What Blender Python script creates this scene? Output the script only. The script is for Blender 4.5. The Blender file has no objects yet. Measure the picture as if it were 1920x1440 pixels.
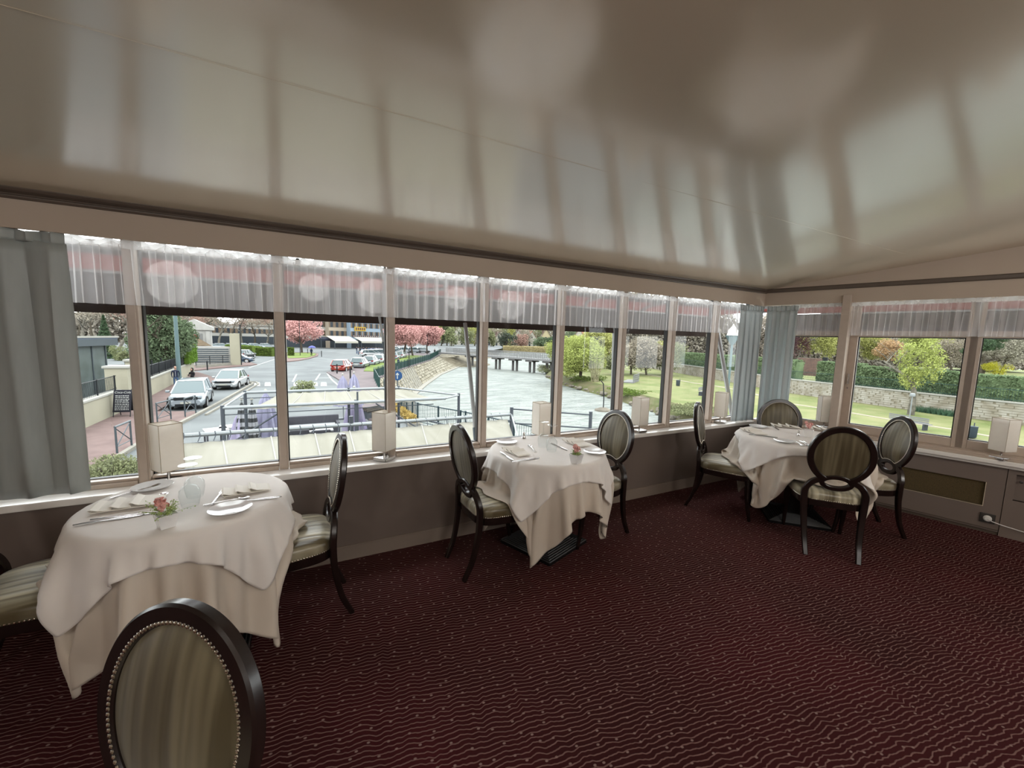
import bpy, math, random
import numpy as np
from mathutils import Vector, Matrix

PI = math.pi
S = bpy.context.scene
COL = S.collection

# ------------------------------------------------------------------ camera
F_PX, YAW, PITCH, ROLL, EYE = 758.0, 0.483, 0.111, 0.027, 1.58
_fw = np.array([math.sin(YAW)*math.cos(PITCH), math.cos(YAW)*math.cos(PITCH), -math.sin(PITCH)])
_r = np.array([math.cos(YAW), -math.sin(YAW), 0.0])
_u = np.cross(_r, _fw)
_r, _u = _r*math.cos(ROLL)+_u*math.sin(ROLL), -_r*math.sin(ROLL)+_u*math.cos(ROLL)
cam_data = bpy.data.cameras.new('camera')
cam_data.sensor_width = 36.0
cam_data.lens = 36.0*F_PX/1920.0
cam_data.clip_start = 0.05
cam_data.clip_end = 1500
cam = bpy.data.objects.new('camera', cam_data)
COL.objects.link(cam)
cam.matrix_world = Matrix(((_r[0], _u[0], -_fw[0], 0), (_r[1], _u[1], -_fw[1], 0), (_r[2], _u[2], -_fw[2], EYE), (0, 0, 0, 1)))
S.camera = cam

# ------------------------------------------------------------------ world, light, exposure
SKY_LOW, SKY_HIGH = 4.6, 6.2
w = bpy.data.worlds.new('overcast_sky')
S.world = w
w.use_nodes = True
nt = w.node_tree
nt.nodes.clear()
tc = nt.nodes.new('ShaderNodeTexCoord')
sep = nt.nodes.new('ShaderNodeSeparateXYZ')
mr = nt.nodes.new('ShaderNodeMapRange')
mr.inputs[1].default_value = 0.0; mr.inputs[2].default_value = 0.9
mr.inputs[3].default_value = SKY_LOW; mr.inputs[4].default_value = SKY_HIGH
nz = nt.nodes.new('ShaderNodeTexNoise'); nz.inputs['Scale'].default_value = 3.0; nz.inputs['Detail'].default_value = 4
cr = nt.nodes.new('ShaderNodeValToRGB')
cr.color_ramp.elements[0].position = .35; cr.color_ramp.elements[0].color = (.92, .95, .98, 1)
cr.color_ramp.elements[1].position = .65; cr.color_ramp.elements[1].color = (1, 1, 1, 1)
bg = nt.nodes.new('ShaderNodeBackground')
ow = nt.nodes.new('ShaderNodeOutputWorld')
nt.links.new(tc.outputs['Generated'], sep.inputs[0]); nt.links.new(sep.outputs[2], mr.inputs[0])
nt.links.new(tc.outputs['Generated'], nz.inputs['Vector']); nt.links.new(nz.outputs['Fac'], cr.inputs[0])
nt.links.new(cr.outputs[0], bg.inputs[0]); nt.links.new(mr.outputs[0], bg.inputs[1]); nt.links.new(bg.outputs[0], ow.inputs[0])

S.view_settings.view_transform = 'Standard'
S.view_settings.look = 'None'
S.view_settings.exposure = 0.3
S.view_settings.gamma = 1.0
S.view_settings.use_curve_mapping = False
S.cycles.use_denoising = True
S.cycles.max_bounces = 10
S.cycles.transparent_max_bounces = 24
S.cycles.caustics_reflective = False
S.cycles.caustics_refractive = False
S.cycles.sample_clamp_indirect = 6.0

def area_lamp(name, loc, size, power, color=(1, .95, .88), rot=(0, 0, 0), sy=None):
    l = bpy.data.lights.new(name, 'AREA')
    l.energy = power; l.color = color; l.size = size
    if sy: l.shape = 'RECTANGLE'; l.size_y = sy
    o = bpy.data.objects.new(name, l); COL.objects.link(o)
    o.location = loc; o.rotation_euler = rot
    return o
# unseen fill lights added behind and beside the camera to brighten the room
FILLW = 46
for i, (x, y) in enumerate(((-1.6, -1.3), (1.2, -1.5), (4.0, -1.6), (0.3, -4.2), (3.8, -4.4))):
    l = bpy.data.lights.new('fill_light', 'POINT'); l.energy = FILLW; l.color = (1, .97, .93); l.shadow_soft_size = .3
    o = bpy.data.objects.new('fill_light', l); COL.objects.link(o); o.location = (x, y, 2.22+.125*(2.92-y)-.5)

# ------------------------------------------------------------------ pixel helper: the ground point seen at a place of the photo
def at(px, py, z):
    d = _fw + _r*(px-960)/F_PX - _u*(py-720)/F_PX
    t = (z-EYE)/d[2]
    return Vector((d[0]*t, d[1]*t, z))
def aty(px, py, y):
    d = _fw + _r*(px-960)/F_PX - _u*(py-720)/F_PX
    t = y/d[1]
    return Vector((d[0]*t, y, EYE+d[2]*t))
def face_cam(p):            # rotation that turns a thing's -y side to the room
    return math.atan2(p[1], p[0])-PI/2

# ------------------------------------------------------------------ mesh builder
class M:
    def __init__(s): s.v = []; s.f = []
    def add(s, vs, fs):
        n = len(s.v); s.v.extend([tuple(a) for a in vs]); s.f.extend([tuple(i+n for i in q) for q in fs]); return s
    def box(s, x0, x1, y0, y1, z0, z1, rz=0, c=None):
        vs = [(x, y, z) for z in (z0, z1) for x, y in ((x0, y0), (x1, y0), (x1, y1), (x0, y1))]
        if rz:
            cx, cy = c if c else ((x0+x1)/2, (y0+y1)/2); ca, sa = math.cos(rz), math.sin(rz)
            vs = [(cx+(x-cx)*ca-(y-cy)*sa, cy+(x-cx)*sa+(y-cy)*ca, z) for x, y, z in vs]
        return s.add(vs, [(3, 2, 1, 0), (4, 5, 6, 7), (0, 1, 5, 4), (1, 2, 6, 5), (2, 3, 7, 6), (3, 0, 4, 7)])
    def ring_loft(s, rings, cap=True, closed=False):
        n = len(rings[0]); vs = [p for r in rings for p in r]; fs = []
        m = len(rings)
        for i in range(m if closed else m-1):
            j = (i+1) % m
            for k in range(n):
                l = (k+1) % n
                fs.append((i*n+k, i*n+l, j*n+l, j*n+k))
        if cap and not closed:
            fs.append(tuple(range(n-1, -1, -1))); fs.append(tuple((m-1)*n+k for k in range(n)))
        return s.add(vs, fs)
    def tube(s, path, r, n=8, up=(0, 0, 1), closed=False, sq=None):
        P = [Vector(p) for p in path]; rings = []; m = len(P)
        rr = r if hasattr(r, '__len__') else [r]*m
        upv = Vector(up)
        for i in range(m):
            if closed: t = P[(i+1) % m]-P[i-1]
            else: t = P[min(i+1, m-1)]-P[max(i-1, 0)]
            t.normalize()
            a = t.cross(upv)
            if a.length < 1e-3: a = t.cross(Vector((1, 0, 0)))
            a.normalize(); b = a.cross(t)
            if sq:      # rectangular section: half sizes along a and b
                q = rr[i]/rr[0] if rr[0] else 1
                ha, hb = sq[0]*q, sq[1]*q; ch = min(ha, hb)*.35
                rings.append([P[i]+a*x+b*y for x, y in ((ha-ch, -hb), (ha, -hb+ch), (ha, hb-ch), (ha-ch, hb), (-ha+ch, hb), (-ha, hb-ch), (-ha, -hb+ch), (-ha+ch, -hb))])
            else:
                rings.append([P[i]+(a*math.cos(2*PI*k/n)+b*math.sin(2*PI*k/n))*rr[i] for k in range(n)])
        return s.ring_loft(rings, closed=closed)
    def lathe(s, prof, n=24, c=(0, 0, 0), cap=True):
        rings = [[(c[0]+r*math.cos(2*PI*k/n), c[1]+r*math.sin(2*PI*k/n), c[2]+z) for k in range(n)] for r, z in prof]
        return s.ring_loft(rings, cap=cap)
    def prism(s, poly, z0, z1):
        n = len(poly)
        vs = [(x, y, z0) for x, y in poly]+[(x, y, z1) for x, y in poly]
        return s.add(vs, [tuple(range(n-1, -1, -1)), tuple(range(n, 2*n))]+[(i, (i+1) % n, (i+1) % n+n, i+n) for i in range(n)])
    def xf(s, mat, start=0):
        s.v[start:] = [tuple(mat @ Vector(p)) for p in s.v[start:]]; return s
    def build(s, name, mat, parent=None, smooth=False, loc=None, rz=0, bevel=0):
        me = bpy.data.meshes.new(name); me.from_pydata(s.v, [], s.f); me.update()
        if mat: me.materials.append(mat)
        if smooth:
            me.polygons.foreach_set('use_smooth', [True]*len(me.polygons))
            try: me.set_sharp_from_angle(angle=math.radians(40))
            except Exception: pass
        o = bpy.data.objects.new(name, me); COL.objects.link(o)
        if parent: o.parent = parent
        if loc is not None: o.location = loc
        if rz: o.rotation_euler = (0, 0, rz)
        if bevel:
            b = o.modifiers.new('bevel', 'BEVEL'); b.width = bevel; b.segments = 2; b.limit_method = 'ANGLE'
        return o
def tag(o, label=None, cat=None, group=None, kind=None):
    if label: o['label'] = label
    if cat: o['category'] = cat
    if group: o['group'] = group
    if kind: o['kind'] = kind
    return o
def thing(name, label, cat, loc=(0, 0, 0), rz=0, group=None, kind=None):
    o = bpy.data.objects.new(name, None); COL.objects.link(o)
    o.empty_display_size = .1
    o.location = loc; o.rotation_euler = (0, 0, rz)
    return tag(o, label, cat, group, kind)
def dup(root, loc, rz, label=None, group=None):
    r = root.copy(); COL.objects.link(r); r.location = loc; r.rotation_euler = (0, 0, rz)
    if label: r['label'] = label
    if group: r['group'] = group
    for ch in list(root.children):
        c = ch.copy(); COL.objects.link(c); c.parent = r
        for g in ch.children:
            d = g.copy(); COL.objects.link(d); d.parent = c
    return r
def struct(o, label=None): return tag(o, label, None, None, 'structure')
def quads(name, P, mat, parent=None):        # many loose quads from an (n,4,3) array
    n = len(P); me = bpy.data.meshes.new(name)
    me.vertices.add(4*n); me.vertices.foreach_set('co', P.reshape(-1).astype(np.float32))
    me.loops.add(4*n); me.loops.foreach_set('vertex_index', np.arange(4*n, dtype=np.int32))
    me.polygons.add(n); me.polygons.foreach_set('loop_start', np.arange(0, 4*n, 4, dtype=np.int32))
    me.update(calc_edges=True); me.materials.append(mat)
    o = bpy.data.objects.new(name, me); COL.objects.link(o)
    if parent: o.parent = parent
    return o

# ------------------------------------------------------------------ materials
def mat(name, col, rough=.5, metal=0, var=0, vscale=8, bump=0, bscale=40, col2=None, spec=.5, coat=0, sheen=0, stretch=(1, 1, 1), transl=0, detail=4):
    m = bpy.data.materials.new(name); m.use_nodes = True; t = m.node_tree
    b = t.nodes['Principled BSDF']
    b.inputs['Base Color'].default_value = (*col, 1); b.inputs['Roughness'].default_value = rough
    b.inputs['Metallic'].default_value = metal; b.inputs['Specular IOR Level'].default_value = spec if ALB == 1 else spec*.3
    b.inputs['Coat Weight'].default_value = coat; b.inputs['Coat Roughness'].default_value = .12
    b.inputs['Sheen Weight'].default_value = sheen
    if var or col2 or bump:
        co = t.nodes.new('ShaderNodeTexCoord'); mp = t.nodes.new('ShaderNodeMapping'); mp.inputs['Scale'].default_value = stretch
        t.links.new(co.outputs['Object'], mp.inputs[0])
    if var or col2:
        n = t.nodes.new('ShaderNodeTexNoise'); n.inputs['Scale'].default_value = vscale; n.inputs['Detail'].default_value = detail
        t.links.new(mp.outputs[0], n.inputs['Vector'])
        r = t.nodes.new('ShaderNodeValToRGB'); e = r.color_ramp.elements
        c2 = col2 or tuple(max(0, c*(1-var)) for c in col); c1 = col if col2 else tuple(min(1, c*(1+var)) for c in col)
        e[0].position = .35; e[1].position = .65; e[0].color = (*c2, 1); e[1].color = (*c1, 1)
        t.links.new(n.outputs['Fac'], r.inputs[0]); t.links.new(r.outputs[0], b.inputs['Base Color'])
    if bump:
        n2 = t.nodes.new('ShaderNodeTexNoise'); n2.inputs['Scale'].default_value = bscale; n2.inputs['Detail'].default_value = 3
        t.links.new(mp.outputs[0], n2.inputs['Vector'])
        bp = t.nodes.new('ShaderNodeBump'); bp.inputs['Strength'].default_value = bump; bp.inputs['Distance'].default_value = .02
        t.links.new(n2.outputs['Fac'], bp.inputs['Height']); t.links.new(bp.outputs[0], b.inputs['Normal'])
    if transl:
        tr = t.nodes.new('ShaderNodeBsdfTranslucent'); mx = t.nodes.new('ShaderNodeMixShader'); mx.inputs[0].default_value = transl
        tr.inputs[0].default_value = (*col, 1)
        o = t.nodes['Material Output']
        t.links.new(b.outputs[0], mx.inputs[1]); t.links.new(tr.outputs[0], mx.inputs[2]); t.links.new(mx.outputs[0], o.inputs[0])
    return m
ALB = 1.0     # outdoor reflectances are set lower than indoor paints, as in daylight photographs
def lin(r, g, b):        # display 0-255 to linear
    return tuple(ALB*((c/255)/12.92 if c/255 <= .04045 else ((c/255+.055)/1.055)**2.4) for c in (r, g, b))
def mat_glass(name, tint=(.93, .97, .96), refl=.04):
    m = bpy.data.materials.new(name); m.use_nodes = True; t = m.node_tree; t.nodes.clear()
    o = t.nodes.new('ShaderNodeOutputMaterial'); tr = t.nodes.new('ShaderNodeBsdfTransparent'); gl = t.nodes.new('ShaderNodeBsdfGlossy')
    tr.inputs[0].default_value = (*tint, 1); gl.inputs['Roughness'].default_value = .01
    fr = t.nodes.new('ShaderNodeFresnel'); fr.inputs[0].default_value = 1.45; mx = t.nodes.new('ShaderNodeMixShader')
    t.links.new(fr.outputs[0], mx.inputs[0]); t.links.new(tr.outputs[0], mx.inputs[1]); t.links.new(gl.outputs[0], mx.inputs[2]); t.links.new(mx.outputs[0], o.inputs[0])
    return m
def mat_sheer(name, col, dens):
    m = bpy.data.materials.new(name); m.use_nodes = True; t = m.node_tree; t.nodes.clear()
    o = t.nodes.new('ShaderNodeOutputMaterial'); tr = t.nodes.new('ShaderNodeBsdfTransparent')
    d = t.nodes.new('ShaderNodeBsdfDiffuse'); l = t.nodes.new('ShaderNodeBsdfTranslucent')
    d.inputs[0].default_value = (*col, 1); l.inputs[0].default_value = (*col, 1)
    a = t.nodes.new('ShaderNodeMixShader'); a.inputs[0].default_value = .5
    b = t.nodes.new('ShaderNodeMixShader')
    lw = t.nodes.new('ShaderNodeLayerWeight'); lw.inputs[0].default_value = .25
    mr = t.nodes.new('ShaderNodeMapRange'); mr.inputs[1].default_value = 0; mr.inputs[2].default_value = .8; mr.inputs[3].default_value = dens; mr.inputs[4].default_value = .97
    t.links.new(lw.outputs['Facing'], mr.inputs[0]); t.links.new(mr.outputs[0], b.inputs[0])
    t.links.new(d.outputs[0], a.inputs[1]); t.links.new(l.outputs[0], a.inputs[2])
    t.links.new(tr.outputs[0], b.inputs[1]); t.links.new(a.outputs[0], b.inputs[2]); t.links.new(b.outputs[0], o.inputs[0])
    return m
def mat_carpet():
    m = bpy.data.materials.new('carpet_weave'); m.use_nodes = True; t = m.node_tree; N = t.nodes.new; L = t.links.new
    b = t.nodes['Principled BSDF']; b.inputs['Roughness'].default_value = .9; b.inputs['Specular IOR Level'].default_value = .06
    co = N('ShaderNodeTexCoord'); mp = N('ShaderNodeMapping'); mp.inputs['Rotation'].default_value = (0, 0, math.radians(10))
    L(co.outputs['Object'], mp.inputs[0])
    s = N('ShaderNodeSeparateXYZ'); L(mp.outputs[0], s.inputs[0])
    def noise(sc, stretch, det=1.0):
        q = N('ShaderNodeMapping'); q.inputs['Scale'].default_value = stretch; L(mp.outputs[0], q.inputs[0])
        n = N('ShaderNodeTexNoise'); n.inputs['Scale'].default_value = sc; n.inputs['Detail'].default_value = det; L(q.outputs[0], n.inputs['Vector']); return n.outputs['Fac']
    def ma(op, a, b_=None, c=None):
        n = N('ShaderNodeMath'); n.operation = op
        for i, x in enumerate((a, b_, c)):
            if x is None: continue
            if isinstance(x, (int, float)): n.inputs[i].default_value = x
            else: L(x, n.inputs[i])
        return n.outputs[0]
    n1 = noise(1, (15, 4.5, 1)); n2 = noise(1, (38, 9, 1))
    yy = ma('ADD', ma('MULTIPLY', s.outputs[1], 1/.0215), ma('ADD', ma('MULTIPLY', n1, 1.9), ma('MULTIPLY', n2, .5)))
    fr = ma('ABSOLUTE', ma('SUBTRACT', ma('FRACT', yy), .5))
    line = N('ShaderNodeMapRange'); line.interpolation_type = 'SMOOTHSTEP'; L(fr, line.inputs[0])
    line.inputs[1].default_value = .05; line.inputs[2].default_value = .17; line.inputs[3].default_value = 1; line.inputs[4].default_value = 0
    # sparse flecks between the lines
    q = N('ShaderNodeMapping'); q.inputs['Scale'].default_value = (13, 17, 1); L(mp.outputs[0], q.inputs[0])
    vo = N('ShaderNodeTexVoronoi'); vo.inputs['Scale'].default_value = 1; vo.inputs['Randomness'].default_value = .75; vo.voronoi_dimensions = '2D'; L(q.outputs[0], vo.inputs['Vector'])
    dot = N('ShaderNodeMapRange'); L(vo.outputs['Distance'], dot.inputs[0]); dot.inputs[1].default_value = .05; dot.inputs[2].default_value = .1; dot.inputs[3].default_value = 1; dot.inputs[4].default_value = 0
    big = noise(1, (1.1, 1.1, 1), 2); r = N('ShaderNodeValToRGB'); L(big, r.inputs[0])
    r.color_ramp.elements[0].position = .38; r.color_ramp.elements[1].position = .62
    r.color_ramp.elements[0].color = (*CARPET1, 1); r.color_ramp.elements[1].color = (*CARPET2, 1)
    m1 = N('ShaderNodeMix'); m1.data_type = 'RGBA'; L(line.outputs[0], m1.inputs[0]); L(r.outputs[0], m1.inputs[6]); m1.inputs[7].default_value = (*CARPETL, 1)
    m2 = N('ShaderNodeMix'); m2.data_type = 'RGBA'; L(dot.outputs[0], m2.inputs[0]); L(m1.outputs[2], m2.inputs[6]); m2.inputs[7].default_value = (*CARPETD, 1)
    L(m2.outputs[2], b.inputs['Base Color'])
    f = noise(1, (500, 500, 500), 2); bp = N('ShaderNodeBump'); bp.inputs['Strength'].default_value = .5; bp.inputs['Distance'].default_value = .004
    L(ma('ADD', f, line.outputs[0]), bp.inputs['Height']); L(bp.outputs[0], b.inputs['Normal'])
    return m
CARPET1, CARPET2 = (.038, .0100, .0100), (.054, .0105, .012)
CARPETL, CARPETD = (.180, .100, .091), (.25, .165, .15)
def mat_stripe(name, c1, c2, axis=0, scale=60, rough=.35, bump=.25):
    m = bpy.data.materials.new(name); m.use_nodes = True; t = m.node_tree; N = t.nodes.new; L = t.links.new
    b = t.nodes['Principled BSDF']; b.inputs['Roughness'].default_value = rough; b.inputs['Sheen Weight'].default_value = .2
    co = N('ShaderNodeTexCoord'); mp = N('ShaderNodeMapping'); mp.inputs['Scale'].default_value = (1, .06, .06) if axis == 0 else (.06, 1, 1); L(co.outputs['Object'], mp.inputs[0])
    n = N('ShaderNodeTexNoise'); n.inputs['Scale'].default_value = scale; n.inputs['Detail'].default_value = 1.5; L(mp.outputs[0], n.inputs['Vector'])
    r = N('ShaderNodeValToRGB'); L(n.outputs['Fac'], r.inputs[0]); r.color_ramp.elements[0].position = .36; r.color_ramp.elements[1].position = .64
    r.color_ramp.elements[0].color = (*c1, 1); r.color_ramp.elements[1].color = (*c2, 1); L(r.outputs[0], b.inputs['Base Color'])
    bp = N('ShaderNodeBump'); bp.inputs['Strength'].default_value = bump; bp.inputs['Distance'].default_value = .01; L(n.outputs['Fac'], bp.inputs['Height']); L(bp.outputs[0], b.inputs['Normal'])
    return m
# ================================================================== THE ROOM
YA = 2.922                                   # inner face of the river-side wall
CX, CY = 4.84, 2.922                         # corner
DB = (math.cos(1.333), -math.sin(1.333)); NB = (math.sin(1.333), math.cos(1.333))
RB = math.atan2(DB[1], DB[0])                # heading of the right-hand wall
def WB(t, o, z=0): return Vector((CX+DB[0]*t+NB[0]*o, CY+DB[1]*t+NB[1]*o, z))
MATB = Matrix.Translation((CX, CY, 0)) @ Matrix.Rotation(RB, 4, 'Z')     # local x along wall B, local +y = outside

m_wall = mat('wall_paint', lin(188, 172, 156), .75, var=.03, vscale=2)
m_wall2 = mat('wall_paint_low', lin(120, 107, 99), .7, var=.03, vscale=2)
m_trim = mat('cornice_paint', lin(92, 80, 70), .45, var=.06, vscale=5)
m_base = mat('baseboard_paint', lin(142, 128, 118), .55)
m_ceil = mat('ceiling_satin', lin(222, 214, 198), .34, var=.02, vscale=1.5, bump=.06, bscale=1.6, spec=.9, coat=1.0)
_b = m_ceil.node_tree.nodes['Principled BSDF']; _b.inputs['Coat IOR'].default_value = 2.6; _b.inputs['Coat Roughness'].default_value = .15; _b.inputs['Coat Tint'].default_value = (1, .95, .87, 1)
m_frame = mat('window_frame', lin(186, 170, 156), .38, var=.03, vscale=20)
m_gask = mat('window_gasket', (.012, .011, .010), .5)
m_sill = mat('sill_gloss', lin(246, 243, 238), .22, coat=.6)
m_glass = mat_glass('window_glass')
m_carpet = mat_carpet()
m_steel = mat('steel', (.62, .61, .60), .22, 1)
m_white_pl = mat('white_plastic', (.75, .74, .72), .35)
m_dark_pl = mat('dark_plastic', (.05, .045, .04), .4)

f = M().add([(-6, YA+.3, 0), (-6, -9, 0), (9, -9, 0), (9, -4, 0), (*WB(5.5, .3)[:2], 0), (*WB(0, .3)[:2], 0)], [(0, 1, 2, 3, 4, 5)])
struct(f.build('floor', m_carpet), 'dark red carpet with wavy pinkish lines and pale flecks')
def cz(y): return 2.22+.125*(2.92-y)
xs = np.linspace(-6, 9, 31); ys = np.linspace(YA+.02, -9, 25)
# ceiling: one satin slope rising away from the river windows
def cx_lim(y):   # where the right wall stands at this y
    return CX+(CY-y)/math.tan(1.333)*1.0
vs = []; fs = []
for j, y in enumerate(ys):
    xm = CX+(CY-y)*DB[0]/-DB[1]
    for i in range(31):
        x = -6+(xm+.02+6)*i/30
        sag = .0035*math.sin(x*2.1+y*.7)*math.sin(y*1.7)+.0015*math.sin(x*5.3-y*2.2)
        vs.append((x, y, cz(y)+sag*min(1, (YA-y)*2)))
n = 31
for j in range(24):
    for i in range(30): fs.append((j*n+i, (j+1)*n+i, (j+1)*n+i+1, j*n+i+1))
ce = M().add(vs, fs).build('ceiling', m_ceil, smooth=True); struct(ce, 'satin beige ceiling sloping up from the river windows')
# thin lines where the ceiling boards meet
cl = M()
for y in (1.60,):
    pts = [(x, y, cz(y)-.0012) for x in np.linspace(-4, CX+(CY-y)*DB[0]/-DB[1]-.02, 12)]
    cl.tube(pts, .0008, 4)
struct(cl.build('trim_1', m_ceil, ce), 'fine board joints across the ceiling'); 

# --- left (river) wall
wl = M(); wl.box(-6, CX+.03, YA, YA+.06, 0, .645)
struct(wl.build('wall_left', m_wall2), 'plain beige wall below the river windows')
wh = M(); wh.box(-6, CX+.03, YA-.03, YA-.008, 2.045, 2.26); wh.box(-6, CX+.03, YA-.008, YA+.10, 2.075, 2.26)
struct(wh.build('wall_header', m_wall), 'beige beam above the river windows')
def moulding(mm, p0, p1, z0, prof, outn):
    rings = []
    for p in (p0, p1):
        rings.append([(p[0]-outn[0]*d, p[1]-outn[1]*d, z0+h) for d, h in prof])
    n = len(prof); vs = rings[0]+rings[1]
    mm.add(vs, [(i, (i+1) % n, (i+1) % n+n, i+n) for i in range(n)]+[tuple(range(n-1, -1, -1)), tuple(range(n, 2*n))])
prof = [(0, 0), (.012, 0), (.016, .008), (.016, .014), (.010, .018), (.012, .024), (.030, .034), (.036, .044), (.036, .052), (0, .056)]
mo = M(); moulding(mo, (-6, YA-.03), (CX+.0, YA-.03), 2.18, prof, (0, 1)); struct(mo.build('trim_2', m_trim), 'dark cornice moulding over the river windows')
mo = M(); p0, p1 = WB(-.02, -.03), WB(6, -.03)
moulding(mo, p1, p0, 2.185, [(0, 0), (.012, 0), (.016, .01), (.016, .036), (.010, .042), (0, .046)], NB); struct(mo.build('trim_3', m_trim), 'flat dark cornice band on the right wall')
bb = M(); bb.box(-6, CX, YA-.014, YA, 0, .095); bb.box(-6, CX, YA-.010, YA, .095, .103)
struct(bb.build('baseboard_left', m_base), 'beige baseboard under the river windows')
sl = M(); sl.box(-6, CX-.0, YA-.045, YA+.10, .642, .68)
struct(sl.build('trim_4', m_sill, bevel=.006), 'glossy white window sill along the river')

# windows on the river side
X0, SP, YG = -.834, .723, 3.07
ZB, ZT, ZF = .718, 2.12, .68
MXL = [-.826, -.117, .582, 1.319, 2.063, 2.788, 3.47, 4.158]
def MX(i): return MXL[i] if 0 <= i < 8 else (MXL[0]+SP*i if i < 0 else CX)
wi = 1
for i in range(-3, 9):
    xl = MX(i-1); xr = MX(i)
    if i == 8: xr = CX-.02
    w_ = thing('window_%d' % wi, None, None, (xl, YG, 0), kind='structure'); wi += 1
    w_['label'] = 'river-side window bay with thin beige frame'
    W_ = xr-xl
    mu = M(); mu.box(W_-.027, W_+.027, -.070, 0, ZF, 2.13); mu.box(W_-.019, W_+.019, -.080, -.070, ZF+.02, 2.13)
    mu.build('mullion', m_frame, w_, bevel=.004)
    ra = M(); ra.box(.03, W_-.03, -.075, .0, ZF, .704); ra.box(.03, W_-.03, -.055, 0, .7045, ZB+.002)
    ra.build('bottom_rail', m_frame, w_, bevel=.003)
    tr = M(); tr.box(.03, W_-.03, -.04, .0, 2.09, 2.13); tr.build('top_rail', m_frame, w_)
    ga = M()
    for a, b_ in ((.027, .034), (W_-.034, W_-.027)): ga.box(a, b_, -.012, .032, ZB, 2.10)
    ga.box(.027, W_-.027, -.006, .030, ZB-.004, ZB+.006)
    ga.build('gasket', m_gask, w_)
    gl = M().add([(.03, .02, ZB), (W_-.03, .02, ZB), (W_-.03, .02, 2.11), (.03, .02, 2.11)], [(0, 1, 2, 3)])
    gl.build('glass_pane', m_glass, w_)

# --- right wall, windows over a panelled radiator cover
def wbB(mm): return mm.xf(MATB)
G0, G1, GZ0, GZ1 = 1.335, 1.872, .237, .448       # grille opening
PJ = 1.98
wr = M()
wr.box(0, G0, 0, .05, .03, .60); wr.box(G1, PJ, 0, .05, .03, .60); wr.box(G0, G1, 0, .05, .03, GZ0); wr.box(G0, G1, 0, .05, GZ1, .60)
N0, N1, NZ0, NZ1 = 2.03, 2.7, .33, .56             # open niche further right
wr.box(PJ+.004, N0, -.004, .05, 0, .60); wr.box(N1, 6, -.004, .05, 0, .60); wr.box(N0, N1, -.004, .05, 0, NZ0); wr.box(N0, N1, -.004, .05, NZ1, .60)
wr.box(-.02, 12, .05, .08, 0, .62); wr.box(4.7, 12, -.004, .06, .60, 2.1)
wr.box(N0, N1, .02, .05, NZ0-.01, NZ0)
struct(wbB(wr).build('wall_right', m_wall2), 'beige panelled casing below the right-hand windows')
gr = M(); gr.box(G0-.01, G1+.01, .018, .024, GZ0-.01, GZ1+.01)
m_grille = mat('grille_mesh', lin(96, 80, 48), .6, var=.25, vscale=160, bump=.6, bscale=400)
struct(wbB(gr).build('trim_5', m_grille), 'olive woven grille set in the radiator casing')
ge = M()
for a in ((G0-.004, G1+.004, GZ0-.004, GZ0), (G1, G1+.004, GZ0, GZ1), (G0-.004, G0, GZ0, GZ1)): ge.box(a[0], a[1], -.003, .018, a[2], a[3])
struct(wbB(ge).build('trim_6', mat('grille_edge', lin(215, 200, 175), .4)), 'pale edge around the grille')
tk = M(); tk.box(0, PJ, .012, .05, .0, .03); tk.box(0, PJ, -.006, .0, .045, .05)
struct(wbB(tk).build('baseboard_right', m_trim), 'recessed toe strip under the radiator casing')
hh = M(); hh.box(-.03, 12, -.03, .10, 2.045, 2.9); hh.xf(MATB)
struct(hh.build('wall_header_right', m_wall), 'beige wall above the right-hand windows')
sb = M(); sb.box(-.02, 6, -.055, .12, .625, .665); sb.box(-.02, 6, -.03, 0, .60, .625)
struct(wbB(sb).build('trim_7', m_sill, bevel=.006), 'glossy white sill on the right-hand wall')
sg = M(); sg.box(.9, 1.72, -.030, -.016, .6652, .667)
struct(wbB(sg).build('trim_8', m_dark_pl), 'slot of the heating outlet in the sill')
kn = M().lathe([(.0, -.012), (.011, -.010), (.011, .002), (.006, .004)], 12); kn.xf(Matrix.Translation(WB(2.06, -.0, .50)) @ Matrix.Rotation(RB, 4, 'Z') @ Matrix.Rotation(PI/2, 4, 'X'))

# right-hand windows: fixed light, sliding sash, sliding sash, ...
def win_b(idx, a, b, sash, lab, z0=.665):
    w_ = thing('window_%d' % idx, lab, None, WB(a, .14), RB, kind='structure')
    W_ = b-a; k = .075 if sash else .04
    fr = M(); o = 0 if sash else .02
    zb = .778 if sash else .755
    fr.box(0, k, -.05+o, 0+o, z0, 2.1); fr.box(W_-k, W_, -.05+o, 0+o, z0, 2.1); fr.box(k, W_-k, -.05+o, 0+o, .70, zb); fr.box(k, W_-k, -.05+o, o, 1.70, 1.76)
    fr.build('sash_frame', m_frame, w_, bevel=.004)
    ga = M(); ga.box(k, k+.008, -.01, .03, zb, 1.70); ga.box(W_-k-.008, W_-k, -.01, .03, zb, 1.70); ga.box(k, W_-k, -.01, .03, zb, zb+.006); ga.box(k, W_-k, -.01, .03, 1.692, 1.70)
    ga.build('gasket', m_gask, w_)
    M().add([(k, .015, zb), (W_-k, .015, zb), (W_-k, .015, 1.70), (k, .015, 1.70)], [(0, 1, 2, 3)]).build('glass_pane', m_glass, w_)
    M().add([(k, .015, 1.76), (W_-k, .015, 1.76), (W_-k, .015, 2.1), (k, .015, 2.1)], [(0, 1, 2, 3)]).build('transom_pane', m_glass, w_)
    return w_
win_b(21, .02, .755, False, 'narrow fixed window beside the corner curtain')
w2 = win_b(22, .805, 1.705, True, 'wide sliding window with a small handle')
h = M(); h.box(.028, .044, -.066, -.05, 1.20, 1.31); h.box(.030, .042, -.062, -.05, 1.15, 1.17); h.build('handle', m_steel, w2, bevel=.003)
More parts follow.
